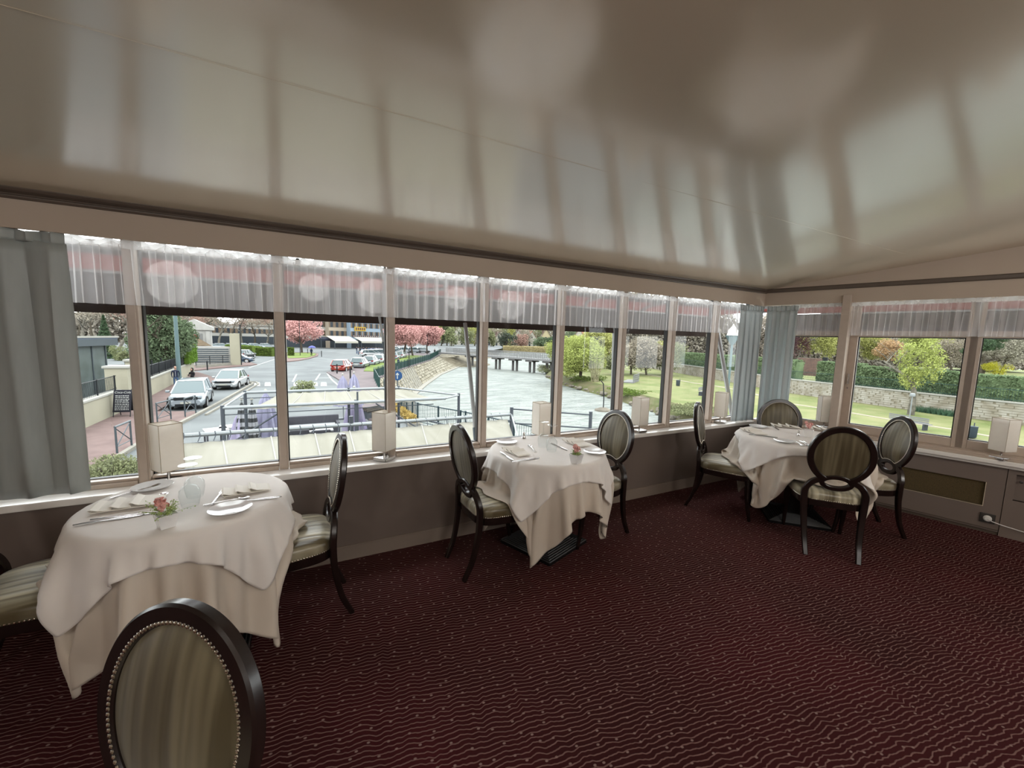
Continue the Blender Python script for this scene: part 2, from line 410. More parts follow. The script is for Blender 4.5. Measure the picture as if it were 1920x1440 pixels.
win_b(23, 1.652, 2.62, True, 'right-hand sliding window at the picture edge')
win_b(24, 2.60, 3.6, True, 'sliding window beyond the picture edge'); win_b(25, 3.6, 4.7, True, 'last sliding window of the right wall')
ps = M(); ps.box(.745, .815, -.07, .17, .665, 2.12); ps.box(.0, 6, -.02, .12, .665, .70); ps.box(0, 6, -.045, -.02, .665, .682)
struct(wbB(ps).build('trim_9', m_frame, bevel=.004), 'beige fixed post and rail of the right-hand windows')
cp = M(); cp.box(CX-.02, CX+.10, YA+.06, YA+.17, .60, 2.13)
struct(cp.build('trim_10', m_frame), 'corner post of the two window walls')

# rest of the room behind the photographer
m_back = mat('back_wall', lin(190, 175, 160), .8)
bw = M(); bw.box(-6, 9, -9.1, -9, 0, 3.9); struct(bw.build('wall_back', m_back), 'back wall of the dining room')
bl = M(); bl.box(-6.1, -6, -9, YA, 0, 3.8)
struct(bl.build('wall_far_left', m_back), 'plain left end wall out of view')
rf = M(); rf.add([(-6.3, YA+.4, 2.30), (9.5, YA+.4, 2.30), (9.5, -9.3, 4.1), (-6.3, -9.3, 4.1)], [(0, 1, 2, 3)])
struct(rf.build('roof', m_trim), 'roof above the dining room')

# outlet with plug and flex
ou = thing('wall_outlet', 'dark grey socket with a white plug low on the radiator casing', 'socket', WB(1.912, -.001, .135), RB)
M().box(-.045, .045, -.010, 0, -.042, .042).build('socket_plate', m_dark_pl, ou, bevel=.004)
q = M().lathe([(.026, 0), (.026, .010), (.018, .014), (.018, .022), (.006, .022)], 20); q.xf(Matrix.Translation((0, -.010, 0)) @ Matrix.Rotation(PI/2, 4, 'X')); q.build('plug', m_white_pl, ou, smooth=True)
cb = M(); cb.tube([WB(1.912, -.03, .135), WB(1.94, -.05, .125), WB(2.0, -.035, .108), WB(2.12, -.02, .09), WB(2.3, -.015, .07), WB(2.6, -.015, .05)], .0035, 6)
tag(cb.build('power_cord', m_white_pl, smooth=True), 'thin white flex running right from the socket', 'cable')
tag(kn.build('cabinet_knob', m_dark_pl, smooth=True), 'small dark knob beside the recess at the right edge', 'knob')

# --- curtains
def curtain_surface(path, z0, z1, pleat, amp, seed, nz=14, hem=.0, gather=True, dens=14, topw=.006):
    rnd = random.Random(seed)
    # path: list of (x,y); returns grid mesh with folds that loosen downward
    P = [Vector((*p, 0)) for p in path]; L = [0]
    for a, b in zip(P, P[1:]): L.append(L[-1]+(b-a).length)
    tot = L[-1]; n = int(tot/pleat*dens)+1
    ph = [rnd.uniform(-.6, .6) for _ in range(int(tot/pleat)+3)]; am = [rnd.uniform(.55, 1.25) for _ in range(int(tot/pleat)+3)]
    vs = []; fs = []
    for j in range(nz+1):
        v = j/nz; z = z1+(z0-z1)*v
        for i in range(n+1):
            s = tot*i/n; k = max(q for q in range(len(L)-1) if L[q] <= s+1e-9); 
            d = (P[k+1]-P[k]).normalized(); p = P[k]+d*(s-L[k]); nn = Vector((-d.y, d.x, 0))
            u = s/pleat; c = int(u); fr_ = u-c
            pa = ph[c]*(1-fr_)+ph[c+1]*fr_; aa = am[c]*(1-fr_)+am[c+1]*fr_
            a = amp*aa*(.55+.45*min(1, v*3)) if gather else amp*aa
            off = a*math.sin(2*PI*(u+pa*.35*v))+a*.35*math.sin(4*PI*u+pa*3)
            tx = .35*a*math.sin(4*PI*(u+pa*.35*v))
            zz = z + (hem*math.sin(2*PI*u*.9+pa) if j == nz else 0) + ((topw*math.sin(2*PI*u*1.0+pa)+topw*.7*math.sin(2*PI*u*.37+pa*2)) if j == 0 else 0)
            vs.append(p+nn*off+d*tx+Vector((0, 0, zz)))
    N_ = n+1
    for j in range(nz):
        for i in range(n): fs.append((j*N_+i, j*N_+i+1, (j+1)*N_+i+1, (j+1)*N_+i))
    return M().add(vs, fs)
m_curt = mat('grey_satin_curtain', lin(166, 171, 168), .40, var=.04, vscale=30, sheen=.3, transl=.12, stretch=(1, 1, .2))
m_curt2 = mat('pale_grey_curtain', lin(212, 217, 218), .45, var=.04, vscale=30, sheen=.3, transl=.5, stretch=(1, 1, .2))
m_sheer = mat_sheer('sheer_voile', (.93, .91, .92), .30)
m_hem = mat_sheer('sheer_hem', (.88, .87, .87), .93)
def solid(o, t=.0015):
    s_ = o.modifiers.new('thick', 'SOLIDIFY'); s_.thickness = t; return o

def pinch_curtain(name, label, path, z0, z1, pleat, amp, seed, m_=m_curt, tops=True):
    r = thing(name, label, 'curtain', (0, 0, 0))
    solid(curtain_surface(path, z0, z1-.05, pleat, amp, seed, nz=24).build('cloth', m_, r, smooth=True))
    solid(curtain_surface(path, z1-.055, z1, pleat/2, amp*.45, seed+1, nz=4, gather=False).build('gathered_heading', m_, r, smooth=True))
    return r
pinch_curtain('grey_curtain', 'heavy grey curtain with pinch pleats at the left picture edge', [(-2.25, 2.905), (-1.04, 2.905)], .705, 2.045, .17, .034, 5)
pinch_curtain('grey_curtain', 'left one of the two grey curtains in the corner, drawn aside', [(4.40, 2.905), (4.78, 2.88)], .70, 2.03, .085, .030, 8, m_curt2)
pinch_curtain('grey_curtain', 'grey curtain in the corner on the right-hand wall side', [tuple(WB(.06, -.05)[:2]), tuple(WB(.36, -.05)[:2])], .70, 2.03, .085, .028, 11, m_curt2)
def valance(name, label, path, z0, z1, pleat, amp, seed):
    r = thing(name, label, 'curtain', (0, 0, 0))
    curtain_surface(path, 2.006, 2.049, .115, .010, seed+2, nz=4, dens=18, topw=.0125, gather=False).build('heading_tape', m_hem, r, smooth=True)
    curtain_surface(path, z0+.008, 2.03, pleat, amp, seed, nz=10, dens=16, topw=.012).build('voile', m_sheer, r, smooth=True)
    return r
valance('sheer_valance', 'long gathered white voile valance over the river windows', [(-1.5, 2.955), (4.52, 2.955)], 1.700, 2.061, .075, .020, 21)
valance('sheer_valance', 'gathered white voile valance on the right-hand wall', [tuple(WB(.30, -.01)[:2]), tuple(WB(3.6, -.01)[:2])], 1.700, 2.03, .085, .022, 31)
# ================================================================== TABLES, CLOTHS, CHAIRS
m_wood = mat('dark_mahogany', (.013, .007, .006), .26, var=.3, vscale=14, coat=.12, stretch=(1, 1, .2))
m_back_f = mat_stripe('back_fabric', lin(78, 69, 47), lin(118, 109, 85), 0, 30, .40, .35)
m_seat_f = mat_stripe('seat_fabric', lin(92, 82, 58), lin(205, 198, 172), 0, 24, .30, .7)
m_nail = mat('brass_nail', (.72, .66, .56), .2, 1)
m_iron = mat('black_iron', (.012, .012, .013), .35, .4)
m_rib = mat('lit_iron_rib', (.07, .07, .072), .35, .5)  # rib highlights put into the colour, paler than the plate's iron
m_cloth_o = mat('overlay_linen', lin(242, 236, 231), .8, var=.03, vscale=3, bump=.06, bscale=900, transl=.06)
m_cloth_u = mat('under_linen', lin(218, 206, 192), .8, var=.03, vscale=3, bump=.06, bscale=900, transl=.06)

def curve_pts(ctrl, n=18):            # Catmull-Rom through control points
    P = [Vector(c) for c in ctrl]; P = [P[0]*2-P[1]]+P+[P[-1]*2-P[-2]]; out = []
    seg = len(P)-3
    for k in range(n+1):
        t = k/n*seg; i = min(int(t), seg-1); u = t-i; a, b, c, d = P[i:i+4]
        out.append(.5*((2*b)+(c-a)*u+(2*a-5*b+4*c-d)*u*u+(3*b-a-3*c+d)*u**3))
    return out
OV_C, OV_A, OV_B = .315, .210, .232      # oval of the back: centre height along the back plane, half width, half height
RI_C, RI_A, RI_B = .098, .108, .064      # small ring under it
def bp(u, v, n=0):                        # point on the leaning back plane; n = towards the sitter
    return Vector((u, -.205-.155*v+n*.988, .47+.988*v+n*.155))
def make_chair():
    t = thing('dining_chair', '', 'chair')
    # seat outline: front wider than back
    def outline(s=1, z=0):
        pts = []
        for k in range(40):
            a = 2*PI*k/40; ca, sa = math.cos(a), math.sin(a)
            e = .42
            x = math.copysign(abs(ca)**e, ca); y = math.copysign(abs(sa)**e, sa)
            y2 = .02+.235*y*s; wd = (.205+.038*(y*.5+.5))*(1+.05*(1-y*y)); pts.append((x*wd*s, y2, z))
        return pts
    sh = M(); rings = []
    for s_, z in ((.985, .412), (1.0, .425), (1.005, .445), (.995, .462), (.95, .476), (.85, .485), (.65, .490), (.4, .4925), (.12, .493)): rings.append(outline(s_, z))
    sh.ring_loft(rings)
    seat = sh.build('seat', m_seat_f, t, smooth=True)
    nl = M(); o_ = outline(1.004, .418); per = []
    for a, b in zip(o_, o_[1:]+o_[:1]):
        a, b = Vector(a), Vector(b); k = max(1, round((b-a).length/.0135))
        for q in range(k): per.append(a.lerp(b, q/k))
    def nail(mm, p, nrm, r=.0048):
        nrm = Vector(nrm).normalized(); a = nrm.orthogonal().normalized(); b = nrm.cross(a)
        rr = [[p+(a*math.cos(2*PI*k/6)+b*math.sin(2*PI*k/6))*r*c+nrm*r*h for k in range(6)] for c, h in ((1, 0), (.85, .5), (.3, .82))]
        mm.ring_loft(rr)
    for p in per: nail(nl, p, (p.x, p.y-.02, 0))
    tag(nl.build('seat_nailheads', m_nail, seat, smooth=True), kind='stuff')
    ap = M(); oa = outline(1.0, 0)
    ap.ring_loft([[(x*.99, y, .365) for x, y, z in oa], [(x, y, .372) for x, y, z in oa], [(x, y, .412) for x, y, z in oa]])
    ap.build('apron', m_wood, t, smooth=True)
    for sx in (-1, 1):
        fl = M(); fl.tube([(sx*.205, .205, .40), (sx*.207, .212, .25), (sx*.205, .225, .12), (sx*.203, .245, 0)], [.024, .021, .017, .013], 8, up=(0, 1, 0)); fl.build('front_leg', m_wood, t, smooth=True)
        path = curve_pts([bp(sx*.100, .118), bp(sx*.150, .085), bp(sx*.183, .03), Vector((sx*.187, -.205, .43)), Vector((sx*.180, -.212, .30)), Vector((sx*.170, -.245, .13)), Vector((sx*.162, -.300, 0))], 22)
        rl = M(); rl.tube(path, [.021]*8+[.022]*6+[.021-.0006*i for i in range(9)], 8, up=(0, 1, 0), sq=(.021, .017)); rl.build('rear_leg', m_wood, t, smooth=True)
    # oval frame: open at the bottom where the ring takes over
    def in_ring(u, v, g=1.0): return (u/(RI_A*g))**2+((v-RI_C)/(RI_B*g))**2 < 1
    fa, fb = OV_A-.022, OV_B-.022
    angs = [a for a in np.linspace(-PI/2, 3*PI/2, 97) if not in_ring(fa*math.cos(a), OV_C+fb*math.sin(a), .72)]
    fr = M(); fr.tube([bp(fa*math.cos(a), OV_C+fb*math.sin(a), 0) for a in angs], .02, up=(bp(0, 0, 1)-bp(0, 0)), sq=(.022, .017))
    fr.build('oval_frame', m_wood, t, smooth=True)
    rg = M(); ra, rb = RI_A-.017, RI_B-.017
    rg.tube([bp(ra*math.cos(a), RI_C+rb*math.sin(a), .002) for a in np.linspace(0, 2*PI, 49)[:-1]], .02, up=(bp(0, 0, 1)-bp(0, 0)), closed=True, sq=(.017, .018))
    rg.build('lower_ring', m_wood, t, smooth=True)
    # upholstered panel, domed at the front, flat at the back
    c0 = Vector((0, OV_C+.02)); ia, ib = OV_A-.040, OV_B-.040; bound = []
    for k in range(72):
        a = 2*PI*k/72; d = Vector((math.cos(a), math.sin(a))); lo, hi = 0, .5
        for _ in range(24):
            m_ = (lo+hi)/2; p = c0+d*m_
            ok = (p.x/ia)**2+((p.y-OV_C)/ib)**2 < 1 and not in_ring(p.x, p.y, 1.0)
            if ok: lo = m_
            else: hi = m_
        bound.append((d, lo))
    def dome(h, sgn, nm):
        vs = [bp(c0.x, c0.y, sgn*(.006+h))]; fs = []
        R_ = 7
        for j in range(1, R_+1):
            s_ = j/R_
            for d, l in bound:
                p = c0+d*l*s_; vs.append(bp(p.x, p.y, sgn*(.006+h*(1-s_**3))))
        for k in range(72):
            l = (k+1) % 72
            fs.append((0, 1+k, 1+l) if sgn > 0 else (0, 1+l, 1+k))
            for j in range(R_-1):
                a, b = 1+j*72, 1+(j+1)*72; q = (a+k, b+k, b+l, a+l); fs.append(q if sgn > 0 else q[::-1])
        return M().add(vs, fs).build(nm, m_back_f, t, smooth=True)
    pad = dome(.022, 1, 'back_pad'); dome(.006, -1, 'back_panel')
    nn = M(); pts = [c0+d*(l+.003) for d, l in bound]; L_ = 0
    nxt = 0.0
    for a, b in zip(pts, pts[1:]+pts[:1]):
        l_ = (b-a).length
        while nxt < l_:
            p = a.lerp(b, nxt/l_); nail(nn, bp(p.x, p.y, .016), bp(0, 0, 1)-bp(0, 0), .0048); nxt += .0108
        nxt -= l_
    tag(nn.build('back_nailheads', m_nail, pad, smooth=True), kind='stuff')
    return t
chair0 = make_chair()
used = []
def place_chair(mid, face, label, group=None):
    """mid = midpoint between the rear feet, face = direction the sitter looks"""
    fx, fy = Vector(face).normalized(); rz = math.atan2(fy, fx)-PI/2
    loc = (mid[0]+fx*.30, mid[1]+fy*.30, 0)
    if not used:
        c = chair0; c.location = loc; c.rotation_euler = (0, 0, rz); c['label'] = label
        if group: c['group'] = group
    else: c = dup(chair0, loc, rz, label, group)
    used.append((loc, rz)); return c
GR = 'oval-backed dining chairs'
place_chair((.900, 2.487), (1, .03), 'oval-backed chair left of the middle table, in profile', GR)
place_chair((2.375, 2.55), (-1, .0), 'oval-backed chair right of the middle table, facing left', GR)
place_chair((.215, 2.48), (-1, -.04), 'oval-backed chair right of the nearest table, seen edge-on', GR)
place_chair((-1.30, 2.40), (1, .10), 'chair left of the nearest table, only its seat in view', GR)
place_chair((3.463, 2.663), (.48, -.88), 'oval-backed chair left of the corner table, in sharp profile', GR)
place_chair((3.49, 1.42), (.77, .63), 'chair in front of the corner table, dark back towards the room', GR)
place_chair((4.57, 1.45), (-.757, .653), 'chair right of the corner table beside the radiator grille', GR)
place_chair((4.60, 2.50), (-.74, -.67), 'chair behind the corner table in front of the grey curtain', GR)
place_chair((-.216, 1.022), (-.665, -.747), 'foreground chair with studded oval back facing the camera', GR)

# ---- cloth simulation (position based, run here in numpy)
def drape(side, n, table, R, top, rot, seats, seed, under=None, iters=420):
    rnd = np.random.RandomState(seed)
    g = np.linspace(-side/2, side/2, n); X, Yg = np.meshgrid(g, g, indexing='ij')
    c, s = math.cos(rot), math.sin(rot)
    P = np.stack([table[0]+X*c-Yg*s, table[1]+X*s+Yg*c, np.full_like(X, top+.001)], -1)
    P[..., 2] += rnd.uniform(-.001, .001, X.shape)
    # small random shear so that folds come out uneven
    P[..., 0] += .006*np.sin(X*5+seed); P[..., 1] += .006*np.cos(Yg*4+seed*2)
    V = np.zeros_like(P); h = side/(n-1)
    def con(A, B, L, k):
        d = B-A; l = np.sqrt((d*d).sum(-1, keepdims=True))+1e-9
        return d*(.5*k*(l-L)/l)
    def struct_pass(P, st, k, L, diag=None):
        for ax in (0, 1):
            for off in range(2*st if st > 1 else 2):
                sl = [slice(None), slice(None)]; sa = list(sl); sb = list(sl)
                idx = np.arange(off, n-st, 2*st)
                if len(idx) == 0: continue
                if ax == 0:
                    A, B = P[idx], P[idx+st]; c_ = con(A, B, L, k); P[idx] += c_; P[idx+st] -= c_
                else:
                    A, B = P[:, idx], P[:, idx+st]; c_ = con(A, B, L, k); P[:, idx] += c_; P[:, idx+st] -= c_
    def shear(P, k):
        L = h*math.sqrt(2)
        for off in (0, 1):
            i = np.arange(off, n-1, 2)
            A, B = P[i][:, :-1], P[i+1][:, 1:]; c_ = con(A, B, L, k)
            P[i, :-1] = P[i, :-1]+c_*.5; P[i+1, 1:] = P[i+1, 1:]-c_*.5
            A, B = P[i][:, 1:], P[i+1][:, :-1]; c_ = con(A, B, L, k)
            P[i, 1:] = P[i, 1:]+c_*.5; P[i+1, :-1] = P[i+1, :-1]-c_*.5
    dt = 1/60.
    pin0 = P.copy(); pin = (np.hypot(X, Yg) < R*.86)
    for it in range(iters):
        V[..., 2] -= 5.0*dt; V *= .955 if it < iters*.6 else .90
        old = P.copy(); P = P+V*dt
        for sub in range(7):
            struct_pass(P, 1, 1, h); shear(P, .5); struct_pass(P, 2, .08, 2*h)
            # table disc
            dx, dy = P[..., 0]-table[0], P[..., 1]-table[1]; r = np.sqrt(dx*dx+dy*dy)+1e-9
            RR = R+(.004 if under is None else .008)
            rim = np.clip((r-(RR-.015))/.015, 0, 1)
            inside = r < RR; zt = top-.015*(1-np.sqrt(1-rim**2))
            low = inside & (P[..., 2] < zt)
            deep = low & (P[..., 2] < top-.03)
            P[..., 2] = np.where(low & ~deep, zt, P[..., 2])
            P[..., 0] = np.where(deep, table[0]+dx/r*RR, P[..., 0]); P[..., 1] = np.where(deep, table[1]+dy/r*RR, P[..., 1])
            P[..., 2] = np.maximum(P[..., 2], .012)
            for (sx, sy, rz) in seats:
                ca, sa = math.cos(rz), math.sin(rz); lx = (P[..., 0]-sx)*ca+(P[..., 1]-sy)*sa; ly = -(P[..., 0]-sx)*sa+(P[..., 1]-sy)*ca
                ins = (np.abs(lx) < .245) & (ly < .27) & (ly > -.24) & (P[..., 2] < .503)
                up = ins & (P[..., 2] > .43)
                P[..., 2] = np.where(up, .503, P[..., 2])
                out = ins & ~up & (P[..., 2] > .34)
                ly2 = np.where(out, .27, ly)
                P[..., 0] = np.where(out, sx+lx*ca-ly2*sa, P[..., 0]); P[..., 1] = np.where(out, sy+lx*sa+ly2*ca, P[..., 1])
            P[pin] = pin0[pin]
            if under is not None:
                dx, dy = P[..., 0]-table[0], P[..., 1]-table[1]; r = np.sqrt(dx*dx+dy*dy)+1e-9
                ti = ((np.arctan2(dy, dx)+PI)/(2*PI)*180).astype(int) % 180; zi = np.clip((P[..., 2]/top*40).astype(int), 0, 40)
                rmin = under[ti, zi]; bad = (P[..., 2] < top-.02) & (r < rmin)
                P[..., 0] = np.where(bad, table[0]+dx/r*rmin, P[..., 0]); P[..., 1] = np.where(bad, table[1]+dy/r*rmin, P[..., 1])
        V = (P-old)/dt
        # friction on the top
        r = np.hypot(P[..., 0]-table[0], P[..., 1]-table[1]); fr = (r < R*.97)
        V[fr] *= .25
    P[..., 1] = np.minimum(P[..., 1], np.where(P[..., 2] < .69, 2.865, 2.972))
    return P
def polar_map(P, table, top):
    n = P.shape[0]
    # refine the surface bilinearly before binning
    k = 3; a = np.linspace(0, n-1, (n-1)*k+1); i = np.minimum(a.astype(int), n-2); f_ = (a-i)[:, None, None]
    Q = P[i]*(1-f_)+P[i+1]*f_; f2 = (a-i)[None, :, None]; Q = Q[:, i]*(1-f2)+Q[:, i+1]*f2
    dx, dy = Q[..., 0]-table[0], Q[..., 1]-table[1]; r = np.hypot(dx, dy)
    ti = ((np.arctan2(dy, dx)+PI)/(2*PI)*180).astype(int) % 180; zi = np.clip((Q[..., 2]/top*40).astype(int), 0, 40)
    Mx = np.zeros((180, 41)); np.maximum.at(Mx, (ti.ravel(), zi.ravel()), (r+.007).ravel())
    # widen a little so that the upper cloth rides over the folds
    return np.maximum(np.maximum(Mx, np.roll(Mx, 1, 0)), np.roll(Mx, -1, 0))
def cloth_obj(name, P, m_, label, group):
    n = P.shape[0]; vs = P.reshape(-1, 3).tolist(); fs = [(i*n+j, (i+1)*n+j, (i+1)*n+j+1, i*n+j+1) for i in range(n-1) for j in range(n-1)]
    o = M().add(vs, fs).build(name, m_, smooth=False)
    o.data.polygons.foreach_set('use_smooth', [True]*len(o.data.polygons))
    sm = o.modifiers.new('soft', 'SUBSURF'); sm.levels = 1; sm.render_levels = 1
    s_ = o.modifiers.new('thick', 'SOLIDIFY'); s_.thickness = .0018; s_.offset = 1
    return tag(o, label, 'tablecloth', group)
def make_table(c, R, rz, label, rzb=0):
    t = thing('round_table', label, 'table', (c[0], c[1], 0), rz)
    M().lathe([(R-.01, .715), (R, .722), (R, .742), (R-.008, .747)], 48).build('tabletop', m_wood, t, smooth=True)
    M().box(-.05, .05, -.05, .05, .03, .715).build('column', m_iron, t, bevel=.008)
    b = M(); b.box(-.24, .24, -.24, .24, 0, .022); b.ring_loft([[(x*q, y*q, z) for x, y in ((-1, -1), (1, -1), (1, 1), (-1, 1))] for q, z in ((.24, .022), (.07, .05))])
    base = b.build('base_plate', m_iron, t)
    rb = M()
    for k in range(9):      # mitred ribs that follow the edge of the plate
        q = .235-k*.018; z = .023+.0295*k/9*1.1
        rb.tube([(-q, -q, z), (q, -q, z), (q, q, z), (-q, q, z)], .0065, 4, closed=True)
    rb.build('base_rib', m_rib, base)
    return t
TB = [((-.505, 2.428), .413, 'nearest'), ((1.65, 2.54), .429, 'middle'), ((4.04, 1.99), .50, 'corner')]
TOPZ = .749
seatpos = [(l[0], l[1], rz) for l, rz in used]
CL = []
for k, (c, R, nm) in enumerate(TB):
    make_table(c, R, (.0, .35, .75)[k], {'nearest': 'round table under the nearest tablecloth at left, base hidden', 'middle': 'middle round table with ribbed black base plate', 'corner': 'round corner table with ribbed black base among four chairs'}[nm])
    near = [s_ for s_ in seatpos if math.hypot(s_[0]-c[0], s_[1]-c[1]) < 1.0]
    us = (1.50, 1.50, 1.60)[k]; os_ = (1.05, 1.07, 1.10)[k]
    ur = (math.radians(2), math.radians(8), math.radians(-47))[k]; orr = (0, math.radians(-2), math.radians(35))[k]
    U = drape(us, 62, c, R, TOPZ, ur, near, 3+k)
    pm = polar_map(U, c, TOPZ)
    O = drape(os_, 52, c, R, TOPZ+.0035, orr, near, 11+k, under=pm)
    for Q in (U, O):      # deepen the hanging folds, the same wave for both cloths so that they stay nested
        dx, dy = Q[..., 0]-c[0], Q[..., 1]-c[1]; r = np.hypot(dx, dy)+1e-9; th = np.arctan2(dy, dx); dep = np.clip((TOPZ-.03-Q[..., 2])/.55, 0, 1)
        A_ = .030*dep**.8*(r > R-.02); wv = np.sin(th*13+2*np.sin(th*2+k)+k)*.7+.3*np.sin(th*23+k*3)
        keep = Q[..., 2] < .70; f_ = 1+A_*wv/r*keep
        Q[..., 0] = c[0]+dx*f_; Q[..., 1] = c[1]+dy*f_
        Q[..., 1] = np.minimum(Q[..., 1], np.where(Q[..., 2] < .69, 2.865, 2.972))
    cloth_obj('under_cloth', U, m_cloth_u, 'long beige undercloth reaching towards the carpet on the %s table' % nm, 'long undercloths')
    cloth_obj('tablecloth', O, m_cloth_o, 'square pale overlay cloth with pointed corners on the %s table' % nm, 'overlay tablecloths')
# ================================================================== LAMPS ON THE SILLS AND TABLE SETTINGS
m_shade = mat('lamp_shade_fabric', lin(252, 249, 244), .8, transl=.5, var=.02, vscale=40)
m_shade_e = mat('lamp_shade_edge', lin(176, 162, 140), .7)
m_porc = mat('white_porcelain', (.80, .80, .80), .12, coat=.5)
m_nap = mat('napkin_linen', lin(240, 235, 226), .8, bump=.08, bscale=700)
m_nap_d = mat('napkin_shadow_lining', lin(70, 62, 56), .8)
m_leaf = mat('flower_leaf', lin(160, 180, 110), .6, var=.3, vscale=60)
m_pink = mat('pink_petal', lin(240, 186, 178), .6, var=.12, vscale=60)
m_wine = mat_glass('wine_glass', (.97, .98, .98))
def make_lamp():
    t = thing('sill_lamp', '', 'lamp')
    M().box(-.055, .055, -.055, .055, 0, .022).build('base', m_steel, t, bevel=.003)
    M().lathe([(.009, .022), (.008, .075), (.011, .08), (.011, .11)], 12).build('stem', m_steel, t, smooth=True)
    s = M(); a, z0, z1 = .058, .075, .352
    s.add([(x*a, y*a, z) for z in (z0, z1) for x, y in ((-1, -1), (1, -1), (1, 1), (-1, 1))], [(0, 1, 5, 4), (1, 2, 6, 5), (2, 3, 7, 6), (3, 0, 4, 7)])
    sh = s.build('shade', m_shade, t); solid(sh, .002)
    e = M(); e.tube([(-a, -a, z1), (a, -a, z1), (a, a, z1), (-a, a, z1)], .0022, 4, closed=True); e.tube([(-a, -a, z0), (a, -a, z0), (a, a, z0), (-a, a, z0)], .0022, 4, closed=True)
    for x, y in ((-1, -1), (1, -1), (1, 1), (-1, 1)): e.tube([(a*x, a*y, z0), (a*x, a*y, z1)], .0015, 4)
    e.build('shade_trim', m_shade_e, sh)
    return t
lamp0 = make_lamp()
LG = 'square fabric lamps on the window sills'
lamps = [((-.715, 3.00), .62, 'square white table lamp on the sill behind the nearest table'), ((.520, 2.965), .72, 'square lamp on the sill between the first and the middle table'),
         ((1.86, 2.975), 0.04, 'square lamp on the sill behind the upturned glasses of the middle table'), ((3.015, 2.955), .02, 'square lamp on the sill right of the middle table'),
         ((4.29, 2.965), .35, 'square lamp on the sill nearest the corner curtains'), (tuple(WB(.69, .03)[:2]), RB+.55, 'square lamp by the window post behind the corner table'),
         (tuple(WB(1.93, -.0)[:2]), RB+.95, 'square lamp on the right-hand sill at the picture edge')]
for i, (p, rz, lab) in enumerate(lamps):
    z = .682 if i < 5 else .668
    if i == 5: z = .704
    if i == 0: o = lamp0; o.location = (*p, z); o.rotation_euler = (0, 0, rz); o['label'] = lab; o['group'] = LG
    else: dup(lamp0, (*p, z), rz, lab, LG)

TZ = TOPZ+.0075
plate_me = None
def plate(p, label, s=1.0):
    m_ = M().lathe([(.001, .004), (.045, .004), (.056, .008), (.078, .014), (.082, .0155), (.083, .0145), (.078, .011), (.055, .002), (.04, 0), (.001, 0)], 40, cap=False)
    o = m_.build('side_plate', m_porc, smooth=True, loc=(p[0], p[1], TZ)); o.scale = (s, s, 1)
    return tag(o, label, 'plate', 'white side plates')
def place(o, p, rz, z=0): o.location = (p[0], p[1], TZ+z); o.rotation_euler = (0, 0, rz); return o
def ribbon(mm, path, ws, th=.0016):
    rings = []
    P = [Vector(p) for p in path]
    for i, (p, w_) in enumerate(zip(P, ws)):
        t = (P[min(i+1, len(P)-1)]-P[max(i-1, 0)]).normalized(); a = Vector((-t.y, t.x, 0)).normalized(); n = t.cross(a)
        rings.append([p+a*w_+n*th*.2, p+n*th, p-a*w_+n*th*.2, p-n*th])
    return mm.ring_loft(rings)
def knife(p, rz, label, g='table knives'):
    m_ = M(); ribbon(m_, [(-.11, 0, .004), (-.08, 0, .006), (-.01, 0, .005), (0, 0, .004), (.01, .001, .004), (.06, .002, .003), (.10, .001, .003), (.115, -.002, .003)], [.006, .0075, .006, .005, .009, .010, .008, .001], .003)
    return tag(place(m_.build('table_knife', m_steel, smooth=True), p, rz), label, 'knife', g)
def spoon(p, rz, label, g='spoons'):
    m_ = M(); ribbon(m_, [(-.09, 0, .003), (-.06, 0, .005), (0, 0, .009), (.045, 0, .006)], [.007, .005, .003, .003], .0015)
    vs = []; fs = []
    for j in range(5):
        s_ = j/4
        for k in range(16):
            a = 2*PI*k/16; vs.append((.068+.026*s_*math.cos(a), .0175*s_*math.sin(a), .002+.006*s_*s_))
    for j in range(4):
        for k in range(16): l = (k+1) % 16; fs.append((j*16+k, (j+1)*16+k, (j+1)*16+l, j*16+l))
    m_.add(vs, fs)
    return tag(place(m_.build('spoon', m_steel, smooth=True), p, rz), label, 'spoon', g)
def fork(p, rz, label, g='forks'):
    m_ = M(); ribbon(m_, [(-.10, 0, .003), (-.07, 0, .005), (0, 0, .008), (.04, 0, .005), (.055, 0, .004), (.068, 0, .004)], [.0075, .005, .003, .004, .011, .011], .0015)
    for y in (-.009, -.003, .003, .009): m_.tube([(.066, y, .004), (.09, y, .006), (.105, y, .010)], [.0017, .0016, .0008], 4)
    return tag(place(m_.build('fork', m_steel, smooth=True), p, rz), label, 'fork', g)
def napkin(p, rz, label, L_=.23, W_=.115):
    # three stepped folds, each leaf rolled up a little at its long edge
    t = thing('folded_napkin', label, 'napkin', (p[0], p[1], TZ+.0075), rz, 'folded napkins with cutlery')
    for k in range(3):
        m_ = M(); y0 = -W_/2+k*.0; x0 = -L_/2+k*L_*.27; x1 = x0+L_*.42
        prof = [(x0+.008, .004+k*.002), (x0+.001, .0155+k*.004), (x0+.010, .0175+k*.004), (x0+.035, .009+k*.0015), (x1, .0025+k*.001)]
        vs = []
        for y, dz in ((-W_/2, 0), (0, .001), (W_/2, -.0005)):
            for x, z in prof: vs.append((x, y, z+dz))
        n = len(prof); fs = [(r_*n+i, r_*n+i+1, (r_+1)*n+i+1, (r_+1)*n+i) for r_ in range(2) for i in range(n-1)]
        o = m_.add(vs, fs).build('napkin_fold', m_nap, t); solid(o, .0022)
    b = M(); b.box(-L_/2+.01, L_/2, -W_/2+.002, W_/2-.002, 0, .0028); b.build('napkin_layer', m_nap, t)
    return t
